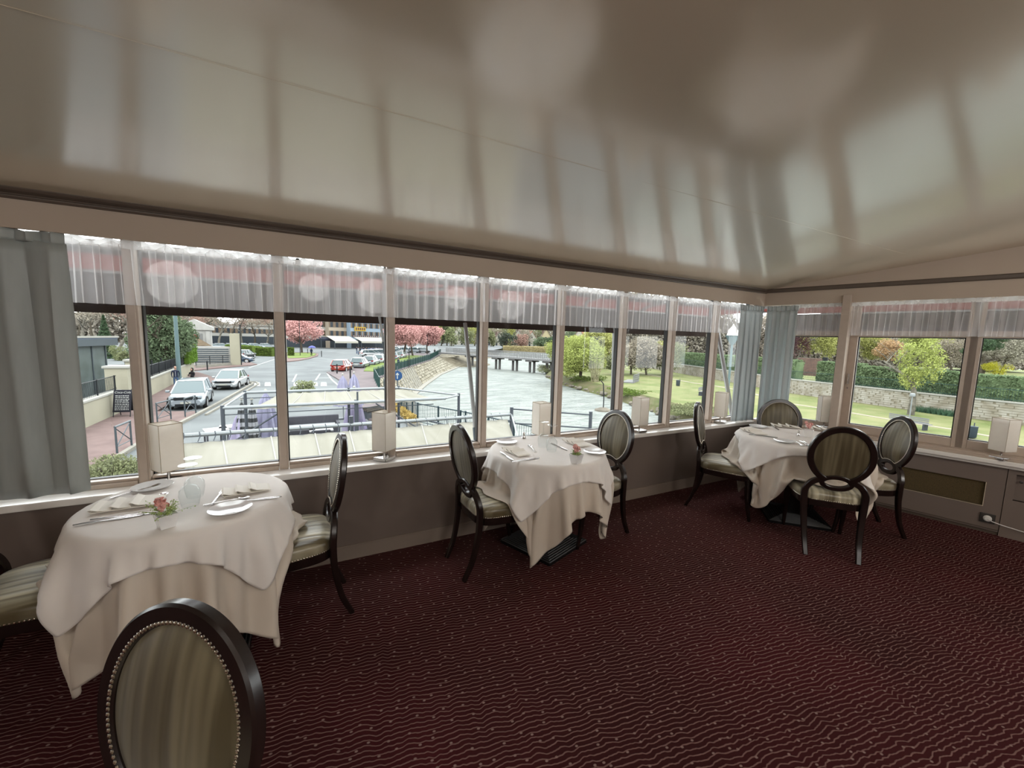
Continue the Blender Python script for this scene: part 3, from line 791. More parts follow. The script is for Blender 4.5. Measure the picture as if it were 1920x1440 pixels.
def wine_glass(p, label, h=.185):
    # upturned: rim on the cloth, foot in the air
    s_ = h/.185
    prof = [(.031, 0), (.036, .022), (.040, .048), (.037, .072), (.024, .090), (.008, .098), (.004, .106), (.0036, .150), (.006, .172), (.034, .182), (.0345, .1845), (.001, .1845)]
    inner = [(.0295, 0), (.0345, .022), (.0385, .048), (.0355, .071), (.0225, .0885), (.004, .0945), (.001, .095)]
    m_ = M().lathe([(r*s_, z*s_) for r, z in prof], 32, cap=False).lathe([(r*s_, z*s_) for r, z in inner], 32, cap=False)
    return tag(m_.build('wine_glass', m_wineg, smooth=True, loc=(p[0], p[1], TZ)), label, 'glass', 'upturned wine glasses')
m_wineg = bpy.data.materials.new('clear_glass'); m_wineg.use_nodes = True
t_ = m_wineg.node_tree; t_.nodes.clear()
o_ = t_.nodes.new('ShaderNodeOutputMaterial'); tr_ = t_.nodes.new('ShaderNodeBsdfTransparent'); gl_ = t_.nodes.new('ShaderNodeBsdfGlossy'); gl_.inputs['Roughness'].default_value = .02
tr_.inputs[0].default_value = (.96, .97, .97, 1); lw_ = t_.nodes.new('ShaderNodeLayerWeight'); lw_.inputs[0].default_value = .26; mx_ = t_.nodes.new('ShaderNodeMixShader')
pw_ = t_.nodes.new('ShaderNodeMath'); pw_.operation = 'POWER'; pw_.inputs[1].default_value = 2.8
t_.links.new(lw_.outputs['Facing'], pw_.inputs[0]); t_.links.new(pw_.outputs[0], mx_.inputs[0]); t_.links.new(tr_.outputs[0], mx_.inputs[1]); t_.links.new(gl_.outputs[0], mx_.inputs[2]); t_.links.new(mx_.outputs[0], o_.inputs[0])
def flower_pot(p, rz, label, s=1.0, seed=1, spread=1.0, only_pink=False):
    t = thing('flower_pot', label, 'flower pot', (p[0], p[1], TZ), rz, 'small white pots of flowers')
    po = M(); a, b = .021*s, .030*s; h = .052*s
    po.ring_loft([[(x*q, y*q, z) for x, y in ((-1, -1), (1, -1), (1, 1), (-1, 1))] for q, z in ((a, 0), (b, h), (b-.003, h), (a, .012))])
    po.build('pot', m_porc, t, bevel=.0015)
    rnd = random.Random(seed)
    fl = M(); lf = M()
    for k in range(9 if only_pink else 7):
        a_ = rnd.uniform(0, 2*PI); r_ = rnd.uniform(0, .026)*s; c = Vector((r_*math.cos(a_)-.008*s, r_*math.sin(a_), h+(.02+rnd.uniform(0, .034))*s))
        for q in range(14):        # ruffled petals around each bloom
            d = Vector((rnd.gauss(0, 1), rnd.gauss(0, 1), rnd.gauss(.3, 1))).normalized(); e = d.orthogonal().normalized()*.006*s; g2 = d.cross(e)
            cc = c+d*.0075*s; fl.add([cc-e-g2, cc+e-g2, cc+e*1.2+g2+d*.003, cc-e*1.2+g2+d*.003], [(0, 1, 2, 3)])
    if not only_pink:
        for k in range(38):
            a_ = rnd.uniform(0, 2*PI); el = rnd.uniform(.05, 1.0); L_ = rnd.uniform(.02, .052)*s*spread
            d = Vector((math.cos(a_)*math.cos(el), math.sin(a_)*math.cos(el), math.sin(el))); b0 = Vector((0, 0, h*.9)); tip = b0+d*L_+Vector((0, 0, .004))
            lf.tube([b0, tip], [.0008, .0005], 3)
            for q in range(6):
                c = b0+d*L_*(.45+.11*q); u_ = Vector((rnd.gauss(0, 1), rnd.gauss(0, 1), rnd.gauss(0, 1))).normalized()*.0055*s; v_ = u_.orthogonal().normalized()*.0028*s
                lf.add([c, c+u_*.6+v_, c+u_*1.3, c+u_*.6-v_], [(0, 1, 2, 3)])
        tag(lf.build('leaves', m_leaf, t), kind='stuff')
    tag(fl.build('blossom', m_pink, t), kind='stuff')
    return t
def ad(px, py, dz=0):         # point of a table top seen at a place of the photo
    p = at(px, py, TZ+dz); return (p.x, p.y)
# nearest table
def ang(a, b): return math.atan2(b[1]-a[1], b[0]-a[0])
napkin(ad(243, 948), ang(ad(175, 955), ad(320, 935)), 'napkin in stepped folds at the window side of the nearest table', .25, .13)
knife(ad(205, 976), ang(ad(155, 983), ad(290, 962)), 'outer knife beside the left napkin of the nearest table')
knife(ad(232, 969), ang(ad(190, 973), ad(285, 962)), 'inner knife beside the left napkin of the nearest table')
spoon(ad(300, 938), ang(ad(283, 962), ad(312, 925)), 'upturned dark spoon between napkin and flowers, nearest table')
fork(ad(255, 922), ang(ad(240, 932), ad(300, 915)), 'fork near the far plate of the nearest table')
plate(ad(286, 915), 'white plate by the sill at the back left of the nearest table', 1.05)
plate(ad(432, 957), 'white plate at the right front of the nearest table', 1.05)
napkin(ad(462, 922), ang(ad(425, 930), ad(515, 915)), 'napkin in stepped folds on the right side of the nearest table', .21, .11)
fork(ad(409, 933), ang(ad(402, 942), ad(418, 922)), 'fork left of the right napkin on the nearest table')
spoon(ad(425, 941), ang(ad(400, 945), ad(440, 938)), 'spoon in front of the right napkin, nearest table')
knife(ad(478, 938), ang(ad(440, 941), ad(515, 932)), 'knife in front of the right napkin, nearest table')
wine_glass(ad(357, 948), 'front upturned wine glass on the nearest table', .20)
wine_glass(ad(366, 931), 'rear upturned wine glass on the nearest table', .20)
flower_pot(ad(312, 988), .5, 'white square pot with pink and green flowers on the nearest table', 1.15, 3, 1.7)
# middle table
napkin(ad(967, 849), ang(ad(945, 838), ad(995, 860)), 'napkin with stepped folds at the left of the middle table', .22, .11)
knife(ad(985, 863), ang(ad(975, 865), ad(1020, 858)), 'knife lying in front of the left napkin, middle table')
knife(ad(950, 856), ang(ad(936, 846), ad(962, 864)), 'knife left of the left napkin, middle table')
spoon(ad(998, 842), ang(ad(1008, 852), ad(990, 834)), 'upturned dark spoon right of the left napkin, middle table')
plate(ad(950, 830), 'white plate at the window side of the middle table')
plate(ad(1115, 849), 'white plate at the right edge of the middle table')
napkin(ad(1080, 832), ang(ad(1055, 822), ad(1105, 840)), 'napkin with stepped folds at the right of the middle table', .22, .12)
knife(ad(1048, 838), ang(ad(1035, 830), ad(1072, 846)), 'knife left of the right napkin, middle table')
fork(ad(1060, 822), ang(ad(1050, 821), ad(1075, 824)), 'fork behind the right napkin, middle table')
wine_glass(ad(1018, 838), 'left upturned wine glass on the middle table', .20)
wine_glass(ad(1034, 846), 'right upturned wine glass on the middle table', .20)
flower_pot(ad(1080, 868), .3, 'small pot with pink and cream flowers on the middle table', 1.2, 7, .8)
sh_ = M().lathe([(.018, 0), (.019, .004), (.014, .012), (.010, .03), (.011, .045), (.006, .055), (.001, .057)], 20)
tag(sh_.build('salt_shaker', m_steel, smooth=True, loc=(*ad(982, 822), TZ)), 'pointed metal shaker at the back of the middle table', 'shaker')
# corner table
plate(ad(1422, 801), 'white plate at the back left of the corner table')
plate(ad(1471, 829), 'white plate at the front edge of the corner table')
napkin(ad(1412, 811), ang(ad(1395, 803), ad(1440, 818)), 'folded napkin at the left of the corner table', .23, .12)
napkin(ad(1473, 801), ang(ad(1450, 799), ad(1500, 803)), 'folded napkin at the back of the corner table', .25, .12)
napkin(ad(1535, 806), ang(ad(1515, 802), ad(1560, 808)), 'folded napkin at the right of the corner table', .22, .10)
knife(ad(1430, 818), ang(ad(1402, 815), ad(1448, 820)), 'knife in front of the left napkin, corner table')
knife(ad(1452, 802), ang(ad(1445, 798), ad(1460, 806)), 'knife left of the back napkin, corner table')
fork(ad(1497, 832), ang(ad(1488, 826), ad(1510, 838)), 'left fork by the front plate, corner table')
fork(ad(1508, 832), ang(ad(1500, 826), ad(1520, 838)), 'second fork right of the front plate, corner table')
knife(ad(1516, 834), ang(ad(1508, 828), ad(1528, 840)), 'knife in front of the forks, corner table')
flower_pot(ad(1515, 819), .4, 'white pot with one round pink bloom on the corner table', 1.25, 5, .8, only_pink=True)
sh2 = M().lathe([(.014, 0), (.015, .003), (.010, .01), (.008, .035), (.010, .05), (.001, .053)], 16)
tag(sh2.build('salt_shaker', m_steel, smooth=True, loc=(*ad(1497, 817), TZ)), 'slim metal shaker left of the pink bloom, corner table', 'shaker')
# ================================================================== OUTSIDE: GROUND, WATER, WALLS
G, W, P = -3.1, -5.0, -4.0
ALB = .30
m_asph = mat('asphalt', lin(150, 155, 156), .9, var=.12, vscale=.35, col2=lin(128, 132, 134), detail=8)
m_pave = mat('reddish_paving', lin(160, 135, 130), .9, var=.08, vscale=1.5, col2=lin(142, 118, 114))
m_prom = mat('promenade_asphalt', lin(150, 136, 138), .9, col2=lin(134, 122, 124), vscale=.8)
m_kerb = mat('kerb_stone', lin(185, 180, 168), .85, var=.06, vscale=2)
m_paint = mat('road_paint', lin(225, 226, 222), .7, var=.05, vscale=3)
m_lawn = mat('lawn', lin(146, 166, 84), .95, col2=lin(124, 146, 66), vscale=.6, detail=8)
m_lawn2 = mat('park_lawn', lin(168, 168, 116), .95, col2=lin(132, 146, 82), vscale=.45, detail=12)
m_path = mat('gravel_path', lin(198, 188, 165), .95, var=.05, vscale=2)
m_render = mat('cream_render', lin(212, 206, 182), .85, var=.04, vscale=.8)
m_coping = mat('pale_coping', lin(214, 212, 202), .8)
m_dark = mat('dark_metal', lin(48, 52, 56), .5, .3)
m_grey = mat('grey_metal', lin(110, 120, 126), .45, .3)
m_green = mat('green_railing', lin(60, 96, 92), .5, .2)
m_stone = mat('quay_stone', lin(160, 150, 128), .9, col2=lin(112, 104, 84), vscale=1.2, bump=.5, bscale=3, detail=8)
m_bank = mat('bank_earth', lin(132, 124, 92), .95, col2=lin(100, 112, 60), vscale=.8, bump=.4, bscale=3)
def mat_water():
    m = bpy.data.materials.new('river_water'); m.use_nodes = True; t = m.node_tree; t.nodes.clear(); N = t.nodes.new; L = t.links.new
    co = N('ShaderNodeTexCoord'); mp = N('ShaderNodeMapping'); mp.inputs['Scale'].default_value = (.55, 1.5, 1); mp.inputs['Rotation'].default_value = (0, 0, .5)
    n = N('ShaderNodeTexNoise'); n.inputs['Scale'].default_value = 1.1; n.inputs['Detail'].default_value = 6; n.inputs['Roughness'].default_value = .62
    b_ = N('ShaderNodeBump'); b_.inputs['Strength'].default_value = .8; b_.inputs['Distance'].default_value = .8
    d = N('ShaderNodeBsdfDiffuse'); d.inputs[0].default_value = (*lin(150, 156, 146), 1)
    g = N('ShaderNodeBsdfGlossy'); g.inputs['Roughness'].default_value = .10; g.inputs[0].default_value = (.92, .96, .97, 1)
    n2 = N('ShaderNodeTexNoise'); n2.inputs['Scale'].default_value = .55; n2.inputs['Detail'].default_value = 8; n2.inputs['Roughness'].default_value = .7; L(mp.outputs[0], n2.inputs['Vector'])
    cr_ = N('ShaderNodeValToRGB'); cr_.color_ramp.elements[0].position = .38; cr_.color_ramp.elements[1].position = .62; cr_.color_ramp.elements[0].color = (*lin(126, 134, 126), 1); cr_.color_ramp.elements[1].color = (*lin(176, 180, 172), 1)  # ripple reflections painted into the diffuse colour as pale and dark streaks
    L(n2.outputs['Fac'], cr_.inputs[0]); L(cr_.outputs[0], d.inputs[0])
    lw = N('ShaderNodeLayerWeight'); lw.inputs[0].default_value = .3
    mr = N('ShaderNodeMapRange'); mr.inputs[3].default_value = .03; mr.inputs[4].default_value = .20
    mx = N('ShaderNodeMixShader'); o = N('ShaderNodeOutputMaterial')
    L(co.outputs['Object'], mp.inputs[0]); L(mp.outputs[0], n.inputs['Vector']); L(n.outputs['Fac'], b_.inputs['Height'])
    for q in (d, g): L(b_.outputs[0], q.inputs['Normal'])
    L(lw.outputs['Facing'], mr.inputs[0]); L(mr.outputs[0], mx.inputs[0]); L(d.outputs[0], mx.inputs[1]); L(g.outputs[0], mx.inputs[2]); L(mx.outputs[0], o.inputs[0])
    return m
def slab(name, pts, z, m_, label=None, parent=None, th=.0, kind='structure'):
    pts = [tuple(p)[:2] for p in pts]
    n = len(pts)
    mm = M().prism(pts, z-max(th, .01), z) if th else M().add([(x, y, z) for x, y in pts], [tuple(range(n))])
    o = mm.build(name, m_, parent)
    # make sure it faces up
    if not parent: tag(o, label, None, None, kind)
    return o
quay = [(60, 135), (46, 122), (35.5, 111.3), (22.9, 78.4), (10.8, 53.0), (7.0, 44), (5.9, 34), (5.75, 25.8), (5.66, 21.2), (7.17, 18.0), (9.3, 12), (9.4, 3.3)]
land = quay+[(-70, 3.3), (-70, 330), (120, 330), (120, 240), (84, 172)]
slab('street', land, G, m_asph, 'grey asphalt street and square beyond the terrace')
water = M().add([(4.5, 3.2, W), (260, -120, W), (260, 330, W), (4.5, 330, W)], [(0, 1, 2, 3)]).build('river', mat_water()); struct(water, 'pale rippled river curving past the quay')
# battered stone quay wall
bot = [(67, 131), (50, 117), (40, 105), (31.1, 86), (21.1, 68.1), (14.6, 54), (10.17, 43.5), (8.0, 34), (6.9, 26), (6.5, 21.5), (7.9, 18.6), (10, 12.2), (10, 3.3)]
qt = [(60, 135), (46, 122), (35.5, 111.3), (29.5, 95), (22.9, 78.4), (15.5, 63), (10.8, 53.0), (7.0, 44), (5.9, 34), (5.66, 21.2), (7.17, 18.0), (9.3, 12), (9.4, 3.3)]
qm = M(); n = len(qt)
qm.add([(x, y, G) for x, y in qt]+[(x, y, W-.3) for x, y in bot], [(i, i+1, n+i+1, n+i) for i in range(n-1)])
qw = qm.build('quay_wall', m_stone); struct(qw, 'battered pale stone quay wall along the river')
def dist_px(a, b): pass
# courses of big stones on the quay face, set a little proud
rs = random.Random(4); big = M(); cnt = 0
me_st = {}
def stones_on(A, B, C_, D_, rows, cols, name, parent, m_, limit, off=.05, jit=.42):
    """A-B top edge, D_-C_ bottom edge; blocks set in running bond"""
    A, B, C_, D_ = map(Vector, (A, B, C_, D_)); nrm = (B-A).cross(D_-A).normalized()
    if nrm.z < 0 and abs(nrm.z) > .2: nrm = -nrm
    out = 0; rest = M()
    for r_ in range(rows):
        sh = .5*(r_ % 2)
        for c in range(cols+1):
            u0 = max(0, (c-sh+rs.uniform(-jit, jit)*.5)/cols); u1 = min(1, (c+1-sh)/cols+rs.uniform(-jit, jit)*.5/cols)-.05/cols
            if u1-u0 < .15/cols: continue
            v0, v1 = r_/rows+.02/rows, (r_+1)/rows-.05/rows
            q = [A.lerp(B, u).lerp(D_.lerp(C_, u), v) for u, v in ((u0, v0), (u1, v0), (u1, v1), (u0, v1))]
            o_ = off*rs.uniform(.4, 1.3); c_ = sum(q, Vector())/4
            vs = [p-nrm*.02 for p in q]+[p.lerp(c_, .07)+nrm*o_ for p in q]
            fs = [(4, 5, 6, 7), (0, 1, 5, 4), (1, 2, 6, 5), (2, 3, 7, 6), (3, 0, 4, 7)]
            if out < limit:
                M().add(vs, fs).build(name, m_, parent); out += 1
            else: rest.add(vs, fs)
    if rest.v: tag(rest.build(name+'_run', m_, parent), kind='stuff')
m_stone_p = mat('quay_block', lin(200, 192, 172), .9, col2=lin(150, 140, 116), vscale=1.4, detail=10)
for i in (6, 5, 4, 3):
    A = (*qt[i], G); Bq = (*qt[i+1], G); D_ = (*bot[i], W); Cq = (*bot[i+1], W)
    L_ = (Vector(A)-Vector(Bq)).length
    stones_on(A, Bq, Cq, D_, 7, int(L_/1.1), 'quay_stone', qw, m_stone_p, 60 if i > 3 else 20, off=.06)
rb_ = M()
for k in range(9):      # buttress ribs of the quay
    u = .08+.11*k; a = Vector((*qt[5], G)).lerp(Vector((*qt[6], G)), u); b = Vector((*bot[5], W)).lerp(Vector((*bot[6], W)), u)
    rb_.tube([a+Vector((.05, 0, .02)), b+Vector((.1, 0, 0))], .12, 4)
rb_.build('quay_rib', m_kerb, qw)
foot = M()
for (a, b) in zip(bot[3:9], bot[4:10]):
    d = (Vector(b)-Vector(a)).normalized(); nn_ = Vector((-d.y, d.x))
    foot.add([(a[0], a[1], W+.12), (b[0], b[1], W+.12), (b[0]+nn_.x*.6, b[1]+nn_.y*.6, W+.10), (a[0]+nn_.x*.6, a[1]+nn_.y*.6, W+.10), (a[0]+nn_.x*.6, a[1]+nn_.y*.6, W-.2), (b[0]+nn_.x*.6, b[1]+nn_.y*.6, W-.2)], [(0, 1, 2, 3), (3, 2, 5, 4)])
foot.build('quay_footing', m_kerb, qw)
# round concrete cone at the far end of the quay
cn = M(); ctr = Vector((31.5, 97, 0)); rings = []
for z, r_ in ((G-.1, 4.0), (G-.8, 6.5), (W+.1, 11.5), (W-.3, 12)): rings.append([(ctr.x+r_*math.cos(a), ctr.y+r_*math.sin(a), z) for a in np.linspace(-2.0, .6, 20)])
vs = [p for r_ in rings for p in r_]; cn.add(vs, [(j*20+i, j*20+i+1, (j+1)*20+i+1, (j+1)*20+i) for j in range(3) for i in range(19)])
struct(cn.build('quay_cone', m_stone), 'rounded pale stone ramp at the far end of the quay')

sw = [(-70, 3.3), (-8.7, 3.3), (-6.2, 3.3), (-6.0, 17.5), (-5.9, 21), (-5.3, 27.2), (-5.9, 28.2), (-7.4, 28.6), (-7.3, 36.2), (-6.7, 44.3), (-8.5, 50.8), (-9.8, 56), (-12.6, 60), (-16, 62), (-30, 62), (-12, 62), (-10.3, 55.2), (-8.8, 34.3), (-8.7, 24.2)]
sw = [(-9.2, 3.3), (-6.2, 3.3), (-6.0, 17.5), (-5.9, 21), (-5.2, 27.2), (-5.4, 28.4), (-7.3, 29.0), (-7.2, 36.2), (-6.5, 45.3), (-8.4, 51), (-10.3, 56), (-10.6, 54), (-9.1, 34.3), (-9.1, 24.2)]
slab('pavement', sw, G+.12, m_pave, 'reddish pavement along the cream wall', th=.14)
km = M()
def strip(mm, pts, wd, z0, z1):
    Pp = [Vector(p) for p in pts]
    for a, b in zip(Pp, Pp[1:]):
        d = (b-a).normalized(); nn_ = Vector((-d.y, d.x))*wd/2
        mm.prism([(a+nn_).to_tuple(), (a-nn_).to_tuple(), (b-nn_).to_tuple(), (b+nn_).to_tuple()][::-1], z0, z1)
strip(km, [(-6.2, 3.3), (-6.0, 17.5), (-5.9, 21), (-5.2, 27.2), (-4.75, 32), (-3.9, 42.4), (-3.9, 43.2), (-4.6, 44.2), (-6.5, 45.3)], .16, G, G+.13)
strip(km, [(-4.75, 27.4), (-4.3, 32), (-3.45, 42.6), (-3.7, 44), (-4.6, 45)], .12, G, G+.10)
struct(km.build('kerb', m_kerb), 'pale double kerb curving round the parked cars')
# road markings
rp = M()
for px in (462, 482, 502, 556, 574, 590, 607):
    a = at(px-5, 717, G); b = at(px+5, 717, G); c = at(px+6, 724, G); d = at(px-6, 724, G)
    rp.add([(q.x, q.y, G+.012) for q in (d, c, b, a)], [(0, 1, 2, 3)])
def rline(pp, wd):
    q = [at(x, y, G) for x, y in pp]; strip(rp, [(v.x, v.y) for v in q], wd, G, G+.012)
rline([(556, 702), (549, 716)], .15); rline([(600, 701), (592, 713)], .15); rline([(613, 699), (622, 712), (637, 725)], .16); rline([(592, 709), (620, 709)], .14)
rline([(466, 690), (520, 672)], .12)
rp.build('road_marking', m_paint, None); struct(bpy.data.objects['road_marking'], 'white zebra stripes and lane lines on the street')
# promenade on the quay side
def gp(pts, z=G): return [at(x, y, z) for x, y in pts]
pr = gp([(612, 699), (640, 716), (655, 745)])
pr = [(v.x, v.y) for v in pr]+[(3.2, 23), (5.6, 21.4), (5.7, 25.8), (5.85, 34), (6.95, 44), (10.7, 53), (22.8, 78.4), (35.2, 111), (46, 122)]+[(v.x, v.y) for v in gp([(760, 664), (690, 668), (662, 682), (648, 696)])]
slab('promenade', pr, G+.11, m_prom, 'mauve-grey promenade between the street and the quay', th=.13)
lw = [(v.x, v.y) for v in gp([(682, 698), (688, 688), (700, 681), (716, 677), (770, 667), (806, 669), (790, 676), (760, 685), (742, 692), (724, 699)])]
slab('lawn', lw, G+.17, m_lawn, 'bright green lawn strip beside the quay railing', th=.18)
lw = [(v.x, v.y) for v in gp([(690, 672), (722, 669), (730, 672), (705, 676), (689, 676)])]
slab('lawn', lw, G+.17, m_lawn, 'small green patch of lawn beyond the red car', th=.18)
isl = [(v.x, v.y) for v in gp([(536, 662), (580, 661), (597, 664), (596, 668), (580, 673), (560, 677), (536, 679)])]
slab('traffic_island', isl, G+.12, m_pave, 'kerbed traffic island with grass', th=.14)
isl = [(v.x, v.y) for v in gp([(538, 663), (580, 662.5), (593, 664.5), (590, 668), (575, 672), (540, 673)])]
slab('lawn', isl, G+.18, m_lawn, 'grass patch on the traffic island', th=.08)
sp = [(v.x, v.y) for v in gp([(362, 696), (400, 692), (470, 686), (482, 684), (470, 681), (400, 684), (362, 684)])]
slab('pavement', sp, G+.12, m_pave, 'far reddish pavement in front of the monument railings', th=.14)

# right bank park
shore = [(70, 100), (46, 72), (38.4, 60.7), (34.1, 49.2), (32.9, 42.6), (32.2, 37.7), (31.5, 34), (30.3, 30.7), (29.6, 27.5), (28.2, 23.9), (27.6, 20), (26.5, 14), (24, 4), (22, -12), (20, -60)]
inn = [(x+2.2, y+.6) for x, y in shore]
bk = M(); n = len(shore)
vs = [(x, y, W-.05) for x, y in shore]+[(x+.9, y+.3, W+.55) for x, y in shore]+[(x, y, P) for x, y in inn]
bk.add(vs, [(r_*n+i, r_*n+i+1, (r_+1)*n+i+1, (r_+1)*n+i) for r_ in (0, 1) for i in range(n-1)])
struct(bk.build('river_bank', m_bank), 'stony grassy bank on the far side of the river')
slab('park_lawn', inn+[(200, -60), (220, 160)], P, m_lawn2, 'park lawn beyond the river')
rk = M(); rs2 = random.Random(9)
for k in range(170):
    i = rs2.randrange(2, 11); u = rs2.random(); a, b = Vector(shore[i]), Vector(shore[i+1]); p = a.lerp(b, u); s_ = rs2.uniform(.12, .38)
    c = Vector((p.x+rs2.uniform(-.1, 1.0), p.y+rs2.uniform(-.2, .4), W+.1+rs2.uniform(0, .25)))
    rk.ring_loft([[c+Vector((math.cos(q*PI/3+.4*k)*s_*f_, math.sin(q*PI/3+.4*k)*s_*f_*.8, s_*h_)) for q in range(6)] for f_, h_ in ((.8, -.5), (1, 0), (.5, .45))])
tag(rk.build('bank_rocks', mat('grey_rock', lin(150, 142, 128), .9, var=.2, vscale=1)), 'loose grey stones along the far river bank', 'rocks', kind='stuff')
pth = M(); q = [at(x, y, P) for x, y in ((1168, 692), (1215, 702), (1262, 711), (1305, 719), (1343, 724), (1400, 735), (1482, 757), (1600, 775), (1700, 792), (1790, 806), (1900, 826))]
strip(pth, [(v.x, v.y) for v in q], .55, P, P+.02); struct(pth.build('path', m_path), 'pale footpath across the park lawn')

# stone park wall, every block of the nearer courses a piece of its own
swl = [at(1215, 690, P), at(1343, 712, P), at(1482, 737.5, P), at(1600, 754, P), at(1792, 781, P), at(1935, 800, P)]
swl = [Vector((v.x, v.y, P)) for v in swl]; swl.append(swl[-1]+(swl[-1]-swl[-2]).normalized()*12)
m_pw = mat('park_wall_mortar', lin(182, 172, 150), .95, var=.1, vscale=1)
m_pws = mat('park_wall_stone', lin(228, 222, 208), .9, col2=lin(190, 180, 160), vscale=1.2, detail=8)
pwl = M()
for a, b in zip(swl, swl[1:]):
    d = (b-a).normalized(); nn_ = Vector((d.y, -d.x, 0))
    if nn_.dot(Vector((1, 0, 0))) < 0: nn_ = -nn_
    pwl.prism([tuple((a)[:2]), tuple(b[:2]), tuple((b+nn_*.5)[:2]), tuple((a+nn_*.5)[:2])], P-.1, P+1.62)
pw = pwl.build('park_wall', m_pw); struct(pw, 'long pale stone wall at the back of the park lawn')
cpg = M()
for a, b in zip(swl, swl[1:]):
    d = (b-a).normalized(); nn_ = Vector((d.y, -d.x, 0)); nn_ = nn_ if nn_.x > 0 else -nn_
    cpg.prism([tuple((a-nn_*.10)[:2]), tuple((b-nn_*.10)[:2]), tuple((b+nn_*.6)[:2]), tuple((a+nn_*.6)[:2])], P+1.62, P+1.72)
cpg.build('coping', m_coping, pw)
for k, lim in ((4, 70), (3, 90), (2, 60), (5, 0), (1, 0), (0, 0)):
    a, b = swl[k], swl[k+1]; h_ = Vector((0, 0, 1.6)); L_ = (b-a).length
    # wind so that the stones sit on the river side
    stones_on(b+h_, a+h_, a, b, 8, max(4, int(L_/.62)), 'wall_stone', pw, m_pws, lim, off=.035)
# ================================================================== TREES, HEDGES, BUILDINGS, CARS, PEOPLE
def leaf_quads(C, size, rng, flat=.5):
    n = len(C); a = rng.normal(size=(n, 3)); a /= np.linalg.norm(a, axis=1, keepdims=True)+1e-9
    b = np.cross(a, rng.normal(size=(n, 3))); b /= np.linalg.norm(b, axis=1, keepdims=True)+1e-9
    s = size*rng.uniform(.6, 1.3, (n, 1)); a = a*s; b = b*s*flat
    return np.stack([C-a-b*.4, C-b+a*.1, C+a+b*.4, C+b-a*.1], 1)
def clumps(rng, n, R, hgt, nc=14, fill=.55):
    """points in leafy clumps inside an ellipsoid crown (centre at 0)"""
    cc = rng.normal(size=(nc, 3)); cc /= np.linalg.norm(cc, axis=1, keepdims=True); cc *= rng.uniform(.35, .85, (nc, 1))
    k = rng.randint(0, nc, n); d = rng.normal(size=(n, 3)); d /= np.linalg.norm(d, axis=1, keepdims=True)
    p = cc[k]+d*(rng.uniform(.2, 1, (n, 1))**.5)*fill*.8
    return p*np.array([R, R, hgt])
LEAFC = {}
def lmat(name, c, var=.3):
    if name not in LEAFC:
        m_ = mat(name, tuple(1.4*q for q in lin(*c)), .8, col2=tuple(1.4*q for q in lin(*[int(q*(1-var)) for q in c])), vscale=2.2, transl=.25, detail=3); LEAFC[name] = m_
    return LEAFC[name]
m_bark = mat('bark', lin(126, 116, 100), .9, col2=lin(92, 84, 72), vscale=3)
m_bark2 = mat('pale_bark', lin(170, 164, 150), .9, col2=lin(130, 124, 112), vscale=3)
def branches(mm, p, d, L_, r_, depth, rnd, up=.25, nseg=3, spread=.6, kids=3, tips=None):
    pts = [p]; q = p; dd = d.normalized()
    for i in range(nseg):
        dd = (dd+Vector((rnd.gauss(0, .12), rnd.gauss(0, .12), up*.15))).normalized(); q = q+dd*L_/nseg; pts.append(q)
    mm.tube(pts, [r_*(1-.5*i/nseg) for i in range(nseg+1)], 5 if depth > 1 else 3)
    if tips is not None and depth <= 1: tips.append(q)
    if depth > 0:
        for k in range(kids):
            t = rnd.uniform(.45, 1); b = pts[0].lerp(pts[-1], t) if t < 1 else q; i = min(nseg-1, int(t*nseg)); b = pts[i].lerp(pts[i+1], t*nseg-i)
            a = rnd.uniform(0, 2*PI); side = Vector((math.cos(a), math.sin(a), rnd.uniform(-.1, .5)))
            branches(mm, b, (dd*(1-spread)+side*spread), L_*rnd.uniform(.55, .75), r_*.45, depth-1, rnd, up, nseg, spread, kids, tips)
def tree(name, label, cat, base, h, R, m_leaf_, n, seed, group=None, trunk=.3, leaf=.16, bark=None, crown=.62, nc=16, depth=3, bare=False, kids=3, spread=.6):
    t = thing(name, label, cat, base, 0, group); rnd = random.Random(seed); rng = np.random.RandomState(seed)
    mm = M(); tips = []
    branches(mm, Vector((0, 0, -.1)), Vector((rnd.uniform(-.05, .05), rnd.uniform(-.05, .05), 1)), h*(.5 if not bare else .55), trunk, depth, rnd, spread=spread, kids=kids, tips=tips)
    mm.build('trunk', bark or m_bark, t)
    if n:
        hh_ = h*crown/2
        C = clumps(rng, n, R, hh_, nc) + np.array([0, 0, h-hh_])
        if bare and tips:
            T = np.array([tuple(q) for q in tips]); C = T[rng.randint(0, len(T), n)]+rng.normal(size=(n, 3))*R*.12
        tag(quads('foliage', leaf_quads(C, leaf, rng), m_leaf_, t), kind='stuff')
    return t
def hedge(name, label, A, Bp, th, z0, z1, m_, n, seed, leaf=.09, group=None, cat='hedge'):
    A, Bp = Vector(A), Vector(Bp); t = thing(name, label, cat, (A.x, A.y, z0), 0, group); rng = np.random.RandomState(seed)
    d = (Bp-A); L_ = d.length; d.normalize(); nn_ = Vector((-d.y, d.x)); h = z1-z0
    core = M().prism([tuple(nn_*(-th*.42)), tuple(d*L_-nn_*th*.42), tuple(d*L_+nn_*th*.42), tuple(nn_*th*.42)], 0, h*.96)
    core.build('hedge_core', m_, t)
    u = rng.uniform(0, L_, n); f_ = rng.randint(0, 3, n); s = rng.uniform(-1, 1, n); v = rng.uniform(0, 1, n)
    off = np.where(f_ == 0, -th*.5, np.where(f_ == 1, th*.5, s*th*.5)); zz = np.where(f_ == 2, h, v*h)
    C = np.stack([d.x*u+nn_.x*off, d.y*u+nn_.y*off, zz], 1)+rng.normal(size=(n, 3))*.03
    tag(quads('foliage', leaf_quads(C, leaf, rng), m_, t), kind='stuff')
    return t
